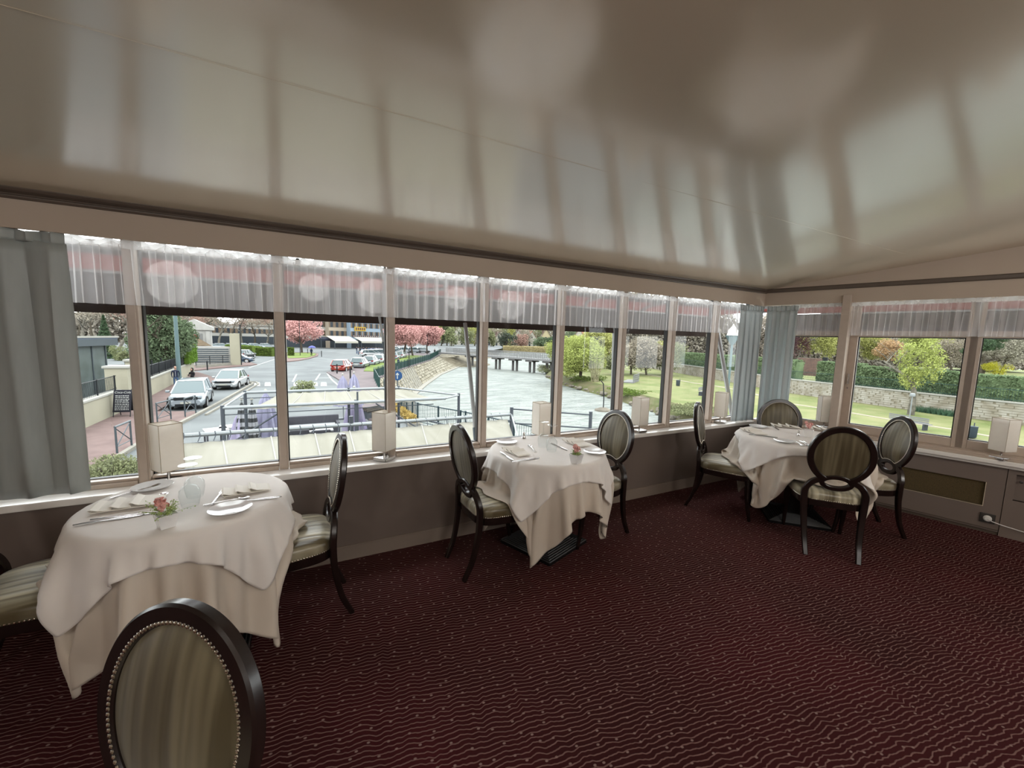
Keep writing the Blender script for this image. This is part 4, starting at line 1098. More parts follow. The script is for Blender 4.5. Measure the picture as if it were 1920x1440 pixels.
def bush(name, label, base, R, h, m_, n, seed, leaf=.08, cat='bush', group=None):
    t = thing(name, label, cat, base, 0, group); rng = np.random.RandomState(seed); rnd = random.Random(seed)
    mm = M()
    for k in range(9):
        a = rnd.uniform(0, 2*PI); mm.tube([(0, 0, -.05), (math.cos(a)*R*.4, math.sin(a)*R*.4, h*.5), (math.cos(a)*R*.6, math.sin(a)*R*.6, h*.85)], [.03, .02, .008], 3)
    mm.build('stems', m_bark, t)
    C = clumps(rng, n, R, h*.5, 12)+np.array([0, 0, h*.5]); C[:, 2] = np.abs(C[:, 2])
    tag(quads('foliage', leaf_quads(C, leaf, rng), m_, t), kind='stuff')
    return t
def g2(px, py, z=G): v = at(px, py, z); return (v.x, v.y, z)

# --- pink blossom trees
pink = lmat('pink_blossom', (255, 196, 190), .12)
BT = 'pink blossom trees'
tree('blossom_tree', 'pink blossom tree on the traffic island at left of the cafes', 'tree', g2(566, 662), 8.6, 4.6, pink, 6000, 1, BT, .28, .22, nc=22, crown=.72)
tree('blossom_tree', 'pink blossom tree on the lawn nearest the blue round sign', 'tree', g2(757, 671), 8.4, 4.3, pink, 9000, 2, BT, .28, .2, nc=22, crown=.72)
tree('blossom_tree', 'second pink blossom tree on the quay lawn, just right of the first', 'tree', g2(774, 668), 8.4, 3.9, pink, 8000, 3, BT, .25, .22, nc=20, crown=.72)
tree('blossom_tree', 'small far pink blossom tree at the end of the quay lawn', 'tree', g2(801, 663.5), 8.2, 4.8, pink, 7000, 4, BT, .25, .28, nc=18, crown=.7)
# --- trees at the far left
ev = lmat('ivy_green', (128, 148, 112), .25); con = lmat('conifer_green', (100, 126, 92), .25); shr = lmat('shrub_green', (172, 180, 130), .2); yel = lmat('yellow_green', (214, 216, 130), .2); wil = lmat('willow_green', (204, 216, 122), .2)
olive = lmat('olive_green', (164, 170, 124), .25); rust = lmat('rust_bud', (206, 166, 150), .2); dk = lmat('dark_laurel', (84, 96, 80), .35); org = lmat('orange_leaf', (226, 186, 140), .15); pale = lmat('pale_blossom', (218, 212, 190)); plum = lmat('plum_leaf', (112, 74, 78)); bark_bud = lmat('twig_haze', (196, 184, 164), .25)
tree('ivy_tree', 'dense ivy-covered tree behind the cream wall, left of the lamp post', 'tree', g2(312, 712), 7.6, 2.5, ev, 16000, 5, None, .3, .14, nc=26, crown=.95)
def conifer(name, label, base, h, R, m_, n, seed, group=None):
    t = thing(name, label, 'tree', base, 0, group); rng = np.random.RandomState(seed)
    M().tube([(0, 0, -.1), (0, 0, h*.95)], [.18, .03], 6).build('trunk', m_bark, t)
    v = rng.uniform(0, 1, n)**1.3; a = rng.uniform(0, 2*PI, n); r_ = R*(1-v)*(.55+.45*np.abs(np.sin(v*38+a*0)))*rng.uniform(.6, 1, n)
    C = np.stack([r_*np.cos(a), r_*np.sin(a), .3+v*(h-.3)-r_*.25], 1)
    tag(quads('foliage', leaf_quads(C, .15, rng), m_, t), kind='stuff'); return t
conifer('conifer', 'slim dark conifer beyond the grey pavilion', g2(200, 672), 6.6, 1.7, con, 7000, 6)
for k, (px, py, h_, mm_) in enumerate(((158, 655, 13, bark_bud), (178, 652, 14, bark_bud), (222, 656, 12, rust), (262, 655, 14, rust), (345, 652, 13, rust), (380, 650, 13, bark_bud), (410, 651, 13, rust), (432, 648, 14, rust), (455, 650, 13, bark_bud), (478, 648, 14, rust), (500, 649, 13, rust), (522, 646, 13, bark_bud))):
    tree('bare_tree', ['tall bare tree behind the parking at the far left of the view', 'bare tree between the curtain and the conifer', 'reddish budding tree right of the conifer', 'reddish budding tree behind the second mullion', 'budding tree left of the stone monument', 'bare tree just right of the stone monument', 'budding tree above the parked white cars', 'bare tree above the blue car', 'bare tree above the clipped hedges', 'budding tree behind the hedge end', 'reddish budding tree left of the third mullion', 'bare tree hard against the third mullion'][k], 'tree', g2(px, py), h_, 5.0, mm_, 1800, 20+k, 'bare street trees far left', .34, .17, m_bark if k % 2 else m_bark2, bare=True, depth=4)
for k, (px, py, R, h_, m_, lab) in enumerate(((165, 668, 3.2, 3.0, olive, 'round shrub behind the grey pavilion roof'), (183, 662, 3, 2.8, ev, 'second shrub behind the pavilion roof'), (225, 676, 2.2, 2.6, shr, 'light green shrub beside the conifer'), (240, 684, 1.8, 2.2, olive, 'shrub between pavilion and gate pier'),
     (246, 700, 1.6, 1.9, dk, 'dark shrub behind the gate piers'), (285, 700, 2.2, 2.0, dk, 'dark laurel below the ivy tree'), (300, 704, 1.8, 1.7, dk, 'dark laurel nearer the cream wall'))):
    bush('shrub', lab, g2(px, py), R*.55, h_*.9, m_, 3200, 40+k)
hedge('clipped_hedge', 'clipped green hedge behind the blue car', g2(432, 659)[:2], g2(482, 664)[:2], 2.2, G, G+1.6, lmat('hedge_green', (126, 150, 66)), 6000, 50, .12)
hedge('clipped_hedge', 'clipped hedge left of the third mullion', g2(486, 667)[:2], g2(516, 668)[:2], 2.2, G, G+1.6, LEAFC['hedge_green'], 5000, 51, .12)
hedge('clipped_hedge', 'rounded hedge at the left tip of the traffic island', g2(540, 668)[:2], g2(551, 668)[:2], 1.8, G+.1, G+1.7, LEAFC['hedge_green'], 2500, 52, .12)
bush('planter_bush', 'flowering bush beyond the terrace canopy, below the zebra stripes', g2(570, 738), 1.0, 1.0, shr, 2500, 53, .06)
bush('planter_bush', 'low leafy bush at the pavement edge under the left window', g2(235, 893), .9, .8, olive, 2500, 54, .04)
bush('planter_bush', 'second low bush at the pavement edge, nearer the curtain', g2(205, 905), .8, .7, olive, 2200, 55, .04)

# --- far bank: trees and gabled houses
m_farwall = mat('far_house_wall', lin(225, 220, 205), .9); m_farwall2 = mat('far_house_cream', lin(226, 212, 172), .9); m_roof = mat('far_roof', lin(150, 128, 116), .9, col2=lin(124, 104, 94), vscale=1); m_roofr = mat('far_roof_red', lin(178, 116, 98), .9, var=.1, vscale=1)
m_win = mat('window_dark', lin(76, 84, 92), .2); m_shut = mat('shutter', lin(150, 130, 110), .7)
fb = [at(x, y, -4.4) for x, y in ((800, 653), (870, 655), (950, 656.5), (1050, 660))]
slab('far_bank', [(v.x, v.y) for v in fb]+[(260, 220), (260, 420), (-20, 420)], -4.2, m_bank, 'far bank beyond the footbridge', th=.8)
def house(px, py, wd, h, label, m_w, m_r, tw=0, gable=True, dist=None):
    b = at(px, py, -4.2); rz = face_cam(b)+tw
    t = thing('gabled_house', label, 'house', b, rz, 'gabled houses on the far bank')
    dp = wd*1.1; hr = wd*.75
    m_ = M(); m_.prism([(-wd/2, 0), (wd/2, 0), (wd/2, dp), (-wd/2, dp)], 0, h); m_.add([(-wd/2, 0, h), (wd/2, 0, h), (0, 0, h+hr), (-wd/2, dp, h), (wd/2, dp, h), (0, dp, h+hr)], [(0, 1, 2), (5, 4, 3)])
    m_.build('house_wall', m_w, t)
    r_ = M(); e = .5
    for s_ in (-1, 1): r_.add([(s_*(wd/2+e), -.4, h-e*1.5), (0, -.4, h+hr), (0, dp+.4, h+hr), (s_*(wd/2+e), dp+.4, h-e*1.5), (s_*(wd/2+e), -.4, h-e*1.5+.3), (0, -.4, h+hr+.3), (0, dp+.4, h+hr+.3), (s_*(wd/2+e), dp+.4, h-e*1.5+.3)], [(4, 5, 6, 7), (0, 1, 5, 4), (0, 3, 2, 1)])
    r_.build('roof', m_r, t)
    ch = M().box(-wd*.28, -wd*.16, dp*.4, dp*.55, h+hr*.3, h+hr*1.15); ch.build('chimney', m_r, t)
    for x, z in ((-wd*.25, h*.45), (wd*.25, h*.45), (0, h*1.05), (-wd*.25, h*.0+1), (wd*.25, 1)):
        M().box(x-.55, x+.55, -.06, .05, z, z+1.5).build('window', m_win, t)
    return t
houses = [(912, 651, 7, 4.5, 'leftmost grey-roofed house on the far bank by the fifth mullion', m_farwall, m_roof), (935, 651, 6, 5.5, 'steep white gable left of the poplar', m_farwall, m_roof), (971, 651.5, 7, 7, 'tall white pointed gable above the pink shrub', m_farwall, m_roof),
          (997, 652, 6.5, 6.5, 'white gable with a red roof beside it', m_farwall, m_roofr), (1023, 652, 10, 6, 'wide cream gabled house at the mullion', m_farwall2, m_roof), (1085, 652, 12, 6.5, 'red-roofed house above the willow', m_farwall, m_roofr),
          (860, 650, 8, 7.5, 'white house among trees behind the slanted white pole', m_farwall, m_roof), (1185, 656, 11, 7, 'white house behind the bare trees, right of the willow', m_farwall, m_roof), (1268, 658, 11, 6, 'far house between the last river windows', m_farwall, m_roof)]
for i, hs in enumerate(houses): house(*hs, tw=.25*math.sin(i*2.3))
FG_ = 'trees of the far bank'
far = [(815, 652, 17, 5.5, yel), (826, 652, 19, 5, ev), (838, 652, 20, 6, olive), (846, 653, 12, 4, shr), (872, 653, 15, 4.5, olive), (889, 652, 20, 6, yel), (903, 653, 13, 4, bark_bud), (920, 653, 11, 4, olive), (955, 652, 22, 3.4, yel), (950, 656, 9, 5.5, dk), (975, 655, 8.5, 5, rust), (985, 652, 15, 5, bark_bud), (1012, 655, 9, 5, ev), (1034, 655, 9, 5, con),
       (925, 649, 20, 8, bark_bud), (945, 649, 19, 8, olive), (990, 649, 20, 9, bark_bud), (1010, 649, 19, 8, olive), (1042, 650, 22, 9, bark_bud), (1070, 650, 20, 9, ev), (1100, 650, 22, 9, yel), (1130, 652, 22, 8, yel), (1155, 652, 20, 8, olive), (860, 648, 24, 9, olive), (880, 648, 24, 9, ev), (830, 648, 25, 10, olive), (800, 648, 25, 9, yel), (775, 648, 24, 9, olive), (905, 648, 25, 9, yel)]
FARL = ['yellow-green tree above the last blossom tree', 'mid-green tree right of the blossom trees, far bank', 'olive tree over the left end of the footbridge', 'light green shrub tree at the left end of the footbridge', 'olive tree left of the slanted white pole, far bank', 'yellow-green tree right of the slanted pole', 'pale twiggy tree at the fifth mullion', 'low olive tree right of the fifth mullion', 'tall yellow-green poplar between two white gables', 'broad dark shrub at the far water edge', 'reddish shrub under the tall white gable', 'pale twiggy tree between the white gables', 'green tree left of the cream gabled house', 'dark conifer-like tree below the cream gabled house', 'tall twiggy tree behind the leftmost gable', 'tall olive tree behind the poplar', 'tall twiggy tree behind the tall white gable', 'tall olive tree behind the red-roofed gable', 'tall twiggy tree behind the sixth mullion', 'tall green tree behind the willow', 'tall yellow-green tree behind the willow stems', 'yellow-green tree left of the upright white pole', 'olive tree behind the seventh mullion', 'tall olive tree behind the white far-bank house', 'tall green tree over the slanted pole foot', 'tall olive tree behind the far quay end', 'very tall yellow-green tree above the quay cone', 'olive tree rising behind the blossom trees', 'yellow-green tree rising behind the fifth mullion']
nm = {id(yel): 'yellow-green', id(ev): 'mid-green', id(olive): 'olive', id(shr): 'light green', id(bark_bud): 'pale twiggy', id(dk): 'dark green', id(rust): 'reddish', id(con): 'dark conifer-like'}
for i, (px, py, h_, R, m_) in enumerate(far):
    b = at(px, py, -4.2)
    tree('far_tree', FARL[i], 'tree', b, h_, R, m_, 1500, 100+i, 'trees of the far bank', .4, .45, nc=18, crown=.9, depth=2)
t = thing('haystack_reeds', 'strip of pale straw-coloured reeds behind the footbridge', 'reeds', at(985, 659, -4.4)); rng = np.random.RandomState(7)
C = np.stack([rng.uniform(-11, 11, 5000), rng.uniform(-1.5, 1.5, 5000), rng.uniform(0, 2.6, 5000)], 1); t.rotation_euler = (0, 0, face_cam(t.location))
tag(quads('reed_leaves', leaf_quads(C, .35, rng, .3), lmat('straw', (218, 202, 150), .15), t), kind='stuff')
M().box(-11, 11, -1, 1, -.6, 1.8).build('reed_core', LEAFC['straw'], t)

# --- woods closing the view far behind everything
def woods(name, label, pxs, py, z, h, cnt, seed, m_, leaf, depth=14):
    rng = np.random.RandomState(seed); A = at(pxs[0], py[0], z); Bq = at(pxs[1], py[1], z); t = thing(name, label, 'woods', A); d = np.array(Bq-A); Lw = np.linalg.norm(d[:2])
    nrm_ = np.array([-d[1], d[0], 0])/Lw; u = rng.uniform(0, 1, cnt); hh_ = h*(.72+.16*np.sin(u*Lw/9+seed)+.12*np.sin(u*Lw/4.1+seed*2)); v = rng.uniform(0, 1, cnt)**1.25
    C = np.outer(u, d)+np.outer(rng.uniform(0, depth, cnt)*np.where(nrm_[1] > 0, 1, -1), nrm_)+np.stack([0*u, 0*u, v*hh_], 1)
    tag(quads('foliage', leaf_quads(C, leaf, rng, .7), m_, t), kind='stuff')
    mm = M(); rnd = random.Random(seed)
    for k in range(int(Lw/6)):
        q = Vector(d)*(k+.5)/int(Lw/6); branches(mm, Vector((q.x, q.y, 0)), Vector((0, 0, 1)), h*.6, .25, 2, rnd)
    mm.build('trunks', m_bark, t); return t
wd1 = lmat('brown_woods', (206, 196, 180), .25); wd2 = lmat('grey_green_woods', (176, 178, 150), .28)
woods('woods', 'brownish spring woods behind the far left trees', (60, 545), (642, 643), G, 15, 26000, 61, wd1, .55)
woods('woods', 'mixed woods on the rise behind the far bank houses', (760, 1280), (645, 651), -4, 34, 30000, 62, wd2, 1.3, 40)
woods('woods', 'woods behind the park lawn in the last river windows', (1160, 1440), (678, 684), P, 21, 34000, 63, wd1, .42, 10)
woods('woods', 'tall pale woods behind the garden hedge on the right', (1440, 1960), (680, 694), P+1, 14, 60000, 64, wd1, .38, 12)
# --- willow group and scrub on the near far-side bank
wl_ = tree('willow', 'large bright willow bush at the water between two mullions', 'tree', g2(1088, 712, P), 5.9, 3.4, wil, 22000, 200, None, .28, .13, nc=26, crown=.9, kids=4, spread=.45)
tree('willow', 'willow growing out over the water left of the large one', 'tree', g2(1062, 706, P), 6.2, 3.4, wil, 12000, 201, None, .2, .13, nc=18, crown=.9)
tree('willow', 'taller yellow-green tree behind the willow bush', 'tree', g2(1118, 690, P), 8.5, 4.5, yel, 14000, 202, None, .3, .2, nc=22, crown=.85)
mm = M(); rnd = random.Random(5)
for k in range(34):
    a = rnd.uniform(-PI, PI); r_ = rnd.uniform(.5, 3.2); mm.tube([(rnd.uniform(-.4, .4), rnd.uniform(-.4, .4), 0), (math.cos(a)*r_*.3, math.sin(a)*r_*.3, 1.6), (math.cos(a)*r_*.6, math.sin(a)*r_*.6, 3.6+rnd.uniform(-.6, .6))], [.04, .03, .008], 4)
mm.build('bare_stems', lmat('pale_stem', (206, 198, 158), .1), wl_, loc=(.3, -3.0, 0))
for i, (px, py, h_, R, m_, n_, lab) in enumerate(((1183, 702, 6.4, 3.4, bark_bud, 4500, 'bare shrubby tree above the lawn right of the sixth mullion'), (1212, 703, 6.4, 3.6, bark_bud, 5000, 'second bare shrubby tree above the footpath'), (1243, 703, 6.2, 3.4, olive, 5000, 'olive shrubby tree before the seventh mullion'),
      (1150, 703, 4, 2.3, olive, 3000, 'low scrub left of the sixth mullion'), (1225, 686, 6, 3.5, yel, 5000, 'yellow-green shrub at the start of the park wall'),
      (1290, 672, 13, 5, yel, 9000, 'yellow tree above the park hedge between the last mullions'), (1318, 672, 14, 5, yel, 8000, 'yellow-green tree at the last mullion'), (1275, 665, 10, 4, pale, 4000, 'pale blossom tree above the park wall'), (1375, 668, 14, 6, bark_bud, 5000, 'twiggy tree behind the lantern'), (1200, 668, 13, 6, bark_bud, 4500, 'twiggy tree in front of the white house'))):
    tree('park_tree', lab, 'tree', g2(px, py, P), h_, R, m_, n_, 220+i, None, .2, .17, nc=20, crown=.85, depth=4, kids=3)
bush('bank_scrub', 'green scrub on the bank below the willow', g2(1105, 722, W+.3), 2.5, 1.4, LEAFC['hedge_green'], 4000, 240)
bush('bank_scrub', 'small scrub-covered point at the left of the willow', g2(1024, 700, W+.1), 2.2, 2.0, olive, 3500, 241)
bush('bank_scrub', 'grassy scrub on the bank right of the sixth mullion', g2(1180, 742, W+.5), 2.5, .9, LEAFC['hedge_green'], 4000, 242)
bush('bank_scrub', 'scrub at the water edge near the eighth mullion', g2(1300, 778, W+.6), 2.4, 1.0, olive, 4000, 243)
# --- hedge and garden behind the park wall
hm_ = lmat('park_hedge_green', (146, 170, 124), .2)
off = Vector((1.45, 0, 0))
for i, (a, b, zt, lab) in enumerate(((swl[0], swl[1], 3.9, 'park hedge above the wall in the last river windows'), (swl[1], swl[2], 3.9, 'park hedge above the wall behind the corner curtains'), (swl[2]+(swl[3]-swl[2])*.35, swl[3], 3.9, 'park hedge above the wall left of the window post'), (swl[3], swl[4], 3.7, 'long clipped park hedge above the wall in the wide window'), (swl[4], swl[6], 3.6, 'clipped park hedge above the wall at the right picture edge'))):
    hedge('park_hedge', lab, (a+off)[:2], (b+off)[:2], 1.1, P+.9, P+zt, hm_, 9000, 250+i, .13)
fn = thing('park_fence', 'thin green bar fence on top of the park wall', 'fence', swl[2])
bar = M(); rail = M()
for a, b in zip(swl, swl[1:]):
    L_ = (b-a).length; k = int(L_/.16)
    for q in range(k): p = a.lerp(b, q/k)+Vector((.25, 0, 0))-swl[2]; bar.tube([p+Vector((0, 0, 1.7)), p+Vector((0, 0, 2.75))], .012, 3)
    for z in (1.85, 2.65): rail.tube([a+Vector((.25, 0, z))-swl[2], b+Vector((.25, 0, z))-swl[2]], .018, 4)
tag(bar.build('fence_bars', m_green, fn), kind='stuff'); rail.build('fence_rail', m_green, fn)
GA = 'trees of the garden behind the hedge'
for i, (px, py, h_, R, m_, n_, lab, bk_) in enumerate((
    (1492, 690, 11, 2.6, plum, 4500, 'plum-leaved tree by the corner curtain', m_bark2), (1512, 686, 13, 3.2, yel, 5000, 'pale-trunked tree with yellow leaves left of the window post', m_bark2), (1548, 688, 12, 3.5, yel, 7000, 'yellow leafy tree hard by the window post', m_bark2),
    (1628, 690, 9.5, 3.4, yel, 7000, 'bright yellow-green shrub tree at the left of the wide window', m_bark), (1662, 693, 7.2, 3.2, org, 6500, 'orange-leaved shrub above the hedge', m_bark), (1650, 684, 12, 4.5, wil, 7000, 'light green tree behind the orange shrub', m_bark), (1712, 690, 11.5, 3.8, wil, 8000, 'fresh green tree in the middle of the wide window', m_bark),
    (1755, 690, 10, 3.8, yel, 8000, 'yellow-green tree right of the middle of the wide window', m_bark), (1785, 696, 9, 3.8, bark_bud, 5000, 'twiggy tree left of the right window post', m_bark), (1690, 676, 16, 6, bark_bud, 6000, 'tall twiggy tree behind the garden', m_bark), (1610, 674, 16, 6, bark_bud, 6000, 'tall twiggy tree at the back left of the wide window', m_bark), (1790, 676, 16, 6, pale, 5000, 'tall pale tree at the back right of the wide window', m_bark),
    (1880, 700, 10, 4.2, pale, 8000, 'white blossoming tree at the right picture edge', m_bark), (1850, 684, 15, 6, bark_bud, 6000, 'twiggy tree behind the cedar', m_bark), (1915, 684, 15, 6, olive, 6000, 'olive tree at the very right', m_bark), (1560, 672, 16, 6, olive, 6000, 'tall olive tree behind the window post', m_bark), (1500, 672, 16, 6, bark_bud, 5000, 'tall twiggy tree by the corner', m_bark), (1440, 672, 16, 7, bark_bud, 4000, 'tall twiggy tree behind the corner curtains', m_bark))):
    tree('garden_tree', lab, 'tree', g2(px, py, P+.8), h_, R, m_, n_, 300+i, None, .24, .17, bk_, nc=20, crown=.8, depth=3)
tree('cedar', 'dark cedar with thick trunk beside the right window post', 'tree', g2(1838, 706, P+.8), 8.2, 3.6, con, 7000, 330, None, .55, .16, nc=9, crown=.5, spread=.8)
bush('garden_bush', 'bright yellow flowering bush under the cedar', g2(1868, 707, P+.9), 2.0, 3.4, lmat('acid_yellow', (226, 222, 70), .15), 3500, 331)
b_ = at(1516, 701, P+1.2); brs = thing('brick_garden_wall', 'short brick wall panel behind the stone wall, left of the window post', 'wall', b_, face_cam(b_)-.2)
M().box(-1.6, 1.6, 0, .3, -.3, 2.6).build('brick_core', mat('brick_mortar', lin(150, 138, 128), .9), brs)
m_br = mat('brick', lin(160, 128, 116), .9, col2=lin(120, 98, 92), vscale=3)
for r_ in range(13):
    for c in range(7): x0 = -1.6+c*.46-(.23 if r_ % 2 else 0); M().box(max(-1.6, x0), min(1.6, x0+.43), -.03, 0, -.28+r_*.22, -.28+r_*.22+.19).build('brick', m_br, brs)
M().box(1.7, 2.3, -.1, .4, -.3, 2.8).build('gate_post', m_dark, brs)
tree('wall_tree', 'light feathery tree with pale trunk in front of the park wall', 'tree', g2(1708, 778, P), 6.6, 1.7, wil, 3800, 340, None, .28, .09, m_bark2, nc=14, crown=.72, depth=4)
rng = np.random.RandomState(3); t = thing('iris_clump', 'row of blue-green iris leaves at the foot of the park wall', 'plants', g2(1752, 776, P)); N_ = 900
x = rng.uniform(-1.3, 1.3, N_); y = rng.uniform(-.35, .35, N_); rzz = math.atan2((swl[4]-swl[3]).y, (swl[4]-swl[3]).x); h = rng.uniform(.3, .62, N_); dxx = rng.normal(size=(N_, 2))*.14
B0 = np.stack([x, y, np.zeros(N_)], 1); Tp = B0+np.stack([dxx[:, 0], dxx[:, 1], h], 1); wv = np.stack([np.cos(x*9)*.02, np.sin(x*9)*.02, 0*x], 1)
tag(quads('iris_leaves', np.stack([B0-wv, B0+wv, Tp+wv*.2, Tp-wv*.2], 1), lmat('iris_green', (104, 142, 112), .2), t), kind='stuff'); t.rotation_euler = (0, 0, rzz)
t = thing('sapling', 'thin leafless sapling by the bin at the right', 'tree', g2(1862, 832, P)); mm = M(); branches(mm, Vector((0, 0, 0)), Vector((.1, 0, 1)), .9, .018, 3, random.Random(3), spread=.5); mm.build('stem', m_bark, t)

# --- buildings by the cafes
m_sh = mat('building_white', lin(226, 224, 216), .9); m_bg = mat('building_beige', lin(222, 206, 184), .9); m_bl = mat('building_blue', lin(186, 206, 224), .9); m_aw = mat('cafe_awning', lin(226, 222, 206), .8); m_navy = mat('navy', lin(52, 58, 76), .7); m_yel = mat('yellow_sign', lin(240, 196, 70), .6); m_brn = mat('brown_fascia', lin(110, 84, 92), .7); m_pers = mat('crowd_dark', lin(60, 66, 80), .8)
def facade(name, label, px0, px1, pyb, h, m_w, wins, floors, z=G):
    a, b = at(px0, pyb, z), at(px1, pyb, z); d = (b-a); L_ = d.length; rz = math.atan2(d.y, d.x)
    t = thing(name, label, 'building', a, rz)
    M().box(0, L_, 0, 9, 0, h).build('facade_wall', m_w, t)
    for f_ in range(floors):
        z0 = 4.1+f_*2.9
        for k in range(wins):
            x = (k+.5)/wins*L_
            M().box(x-.45, x+.45, -.05, .1, z0, z0+1.7).build('window', m_win, t)
            sh = M(); sh.box(x-.95, x-.47, -.08, 0, z0, z0+1.7); sh.box(x+.47, x+.95, -.08, 0, z0, z0+1.7); sh.build('shutter', m_shut, t)
    M().box(-.2, L_+.2, -.35, 9.3, h, h+.4).build('cornice', m_coping, t)
    M().box(.3, L_-.3, -.06, .05, .1, 3.0).build('shopfront', m_win, t)
    return t, L_
bA, LA = facade('town_building', 'white apartment building behind the island blossom tree', 536, 617, 652, 12, m_sh, 9, 3)
bB, LB = facade('town_building', 'beige apartment building with brown shutters', 617.5, 657, 652.5, 12, m_bg, 4, 3)
bC, LC = facade('town_building', 'pale blue hotel facade with yellow sign', 657.5, 722, 653, 12, m_bl, 6, 3)
bD, LD = facade('town_building', 'long low white building behind the far left car park', 380, 535, 646, 7, m_sh, 16, 1)
M().box(1.4, LC*.42, -.25, -.05, 6.0, 7.4).build('sign_board', m_yel, bC)
M().box(0.6, LC*.8, -.3, -.05, 3.9, 4.5).build('fascia', m_brn, bC)
for k in range(14): M().box(.9+k*.7*LC/12, 1.3+k*.7*LC/12, -.34, -.3, 4.05, 4.35).build('letter', m_coping, bC)
for k in range(5): M().box(1.8+k*.75, 2.3+k*.75, -.28, -.25, 6.3, 7.1).build('letter', m_brn, bC)
def awning(px0, px1, pyb, z0, z1, dep, label, m_=m_aw):
    a, b = at(px0, pyb, G), at(px1, pyb, G); d = b-a; L_ = d.length; t = thing('cafe_awning', label, 'awning', a, math.atan2(d.y, d.x), 'cafe awnings')
    m_1 = M(); m_1.add([(0, 0, z1), (L_, 0, z1), (L_, -dep, z0), (0, -dep, z0), (0, 0, z1-.12), (L_, 0, z1-.12), (L_, -dep, z0-.12), (0, -dep, z0-.12)], [(3, 2, 1, 0), (4, 5, 6, 7), (0, 1, 5, 4), (2, 3, 7, 6), (1, 2, 6, 5), (3, 0, 4, 7)]); m_1.build('canopy', m_, t)
    M().box(0, L_, -dep-.04, -dep, z0-.6, z0).build('flounce', m_, t)
    for k in range(int(L_/4)+1): M().tube([(k*L_/max(1, int(L_/4)), -dep+.05, 0), (k*L_/max(1, int(L_/4)), -dep+.05, z0)], .07, 5).build('post', m_grey, t)
    return t
awning(612, 655, 653.3, 2.5, 4.1, 6, 'long white awning over the dark cafe terrace'); awning(664, 716, 653.5, 2.6, 3.9, 5, 'white awning under the blue hotel')
awning(592, 616, 652.8, 3.1, 3.7, 4, 'dark flat awning at the left of the cafes', m_navy)
rs3 = random.Random(2)
def person_small(p, label, c1, c2, h=1.72, umb=None, group=None):
    t = thing('person', label, 'person', p, rs3.uniform(0, 6), group)
    m_1 = M(); s_ = h/1.72
    for sx in (-1, 1): m_1.tube([(sx*.09*s_, .04*sx, .0), (sx*.095*s_, .01, .45*s_), (sx*.09*s_, 0, .86*s_)], [.055*s_, .065*s_, .095*s_], 7)
    m_1.build('trousers', c2, t, smooth=True)
    m_2 = M(); rings = [[(a_*math.cos(q), b_*math.sin(q), z*s_) for q in np.linspace(0, 2*PI, 13)[:-1]] for z, a_, b_ in ((.80, .17, .12), (.95, .16, .115), (1.15, .19, .13), (1.35, .215, .12), (1.43, .15, .09), (1.48, .06, .06))]
    m_2.ring_loft(rings)
    for sx in (-1, 1): m_2.tube([(sx*.20, 0, 1.38*s_), (sx*.25, .02, 1.12*s_), (sx*.23, .10, .88*s_)], [.06, .05, .04], 7)
    m_2.build('jacket', c1, t, smooth=True)
    hd = M().lathe([(.045, 1.46*s_), (.05, 1.50*s_), (.075, 1.54*s_), (.088, 1.61*s_), (.08, 1.68*s_), (.05, 1.72*s_), (.005, 1.735*s_)], 12); hd.build('head', m_skin, t, smooth=True)
    M().lathe([(.08, 1.64*s_), (.093, 1.66*s_), (.085, 1.70*s_), (.05, 1.74*s_), (.003, 1.75*s_)], 12).build('hair', m_hair, t, smooth=True)
    return t
m_skin = mat('skin', lin(214, 168, 146), .6); m_hair = mat('hair', lin(46, 38, 34), .7); m_nv = mat('navy_jacket', lin(40, 50, 78), .7); m_jean = mat('blue_jeans', lin(96, 122, 160), .8); m_blk = mat('black_clothes', lin(30, 28, 32), .7); m_wht = mat('white_cloth', lin(220, 222, 228), .7); m_lil = mat('lilac_cloth', lin(200, 198, 226), .7, col2=lin(180, 178, 212), vscale=3)
p_ = person_small(g2(584, 668), 'distant walker with a blue umbrella on the traffic island', m_nv, m_blk)
um = M().lathe([(.75, 1.75), (.55, 2.0), (.25, 2.15), (.01, 2.2)], 12, c=(.15, 0, 0)); um.tube([(.15, 0, 1.1), (.15, 0, 2.2)], .015, 5); tag(um.build('umbrella', mat('umbrella_blue', lin(104, 110, 190), .6), loc=p_.location), 'small blue umbrella held by the distant walker', 'umbrella')
ORD = ['first', 'second', 'third', 'fourth', 'fifth', 'sixth', 'seventh', 'eighth', 'ninth', 'tenth', 'eleventh', 'twelfth', 'thirteenth', 'fourteenth', 'fifteenth', 'sixteenth']
cols = [m_nv, m_blk, m_wht, m_lil, m_jean]
for k in range(16):
    px = 668+k*3.4+rs3.uniform(-1, 1); person_small(g2(px, 664.5+rs3.uniform(-1.6, 1.4)), 'tiny person before the cafe terraces, %s in the row from the left' % ORD[k], rs3.choice(cols), rs3.choice([m_blk, m_jean, m_nv]), 1.7, group='people before the cafes')
person_small(g2(747, 694), 'person on the quay lawn just left of the railing', m_nv, m_blk)
person_small(g2(815, 667), 'far walker at the end of the quay railing', m_blk, m_nv)
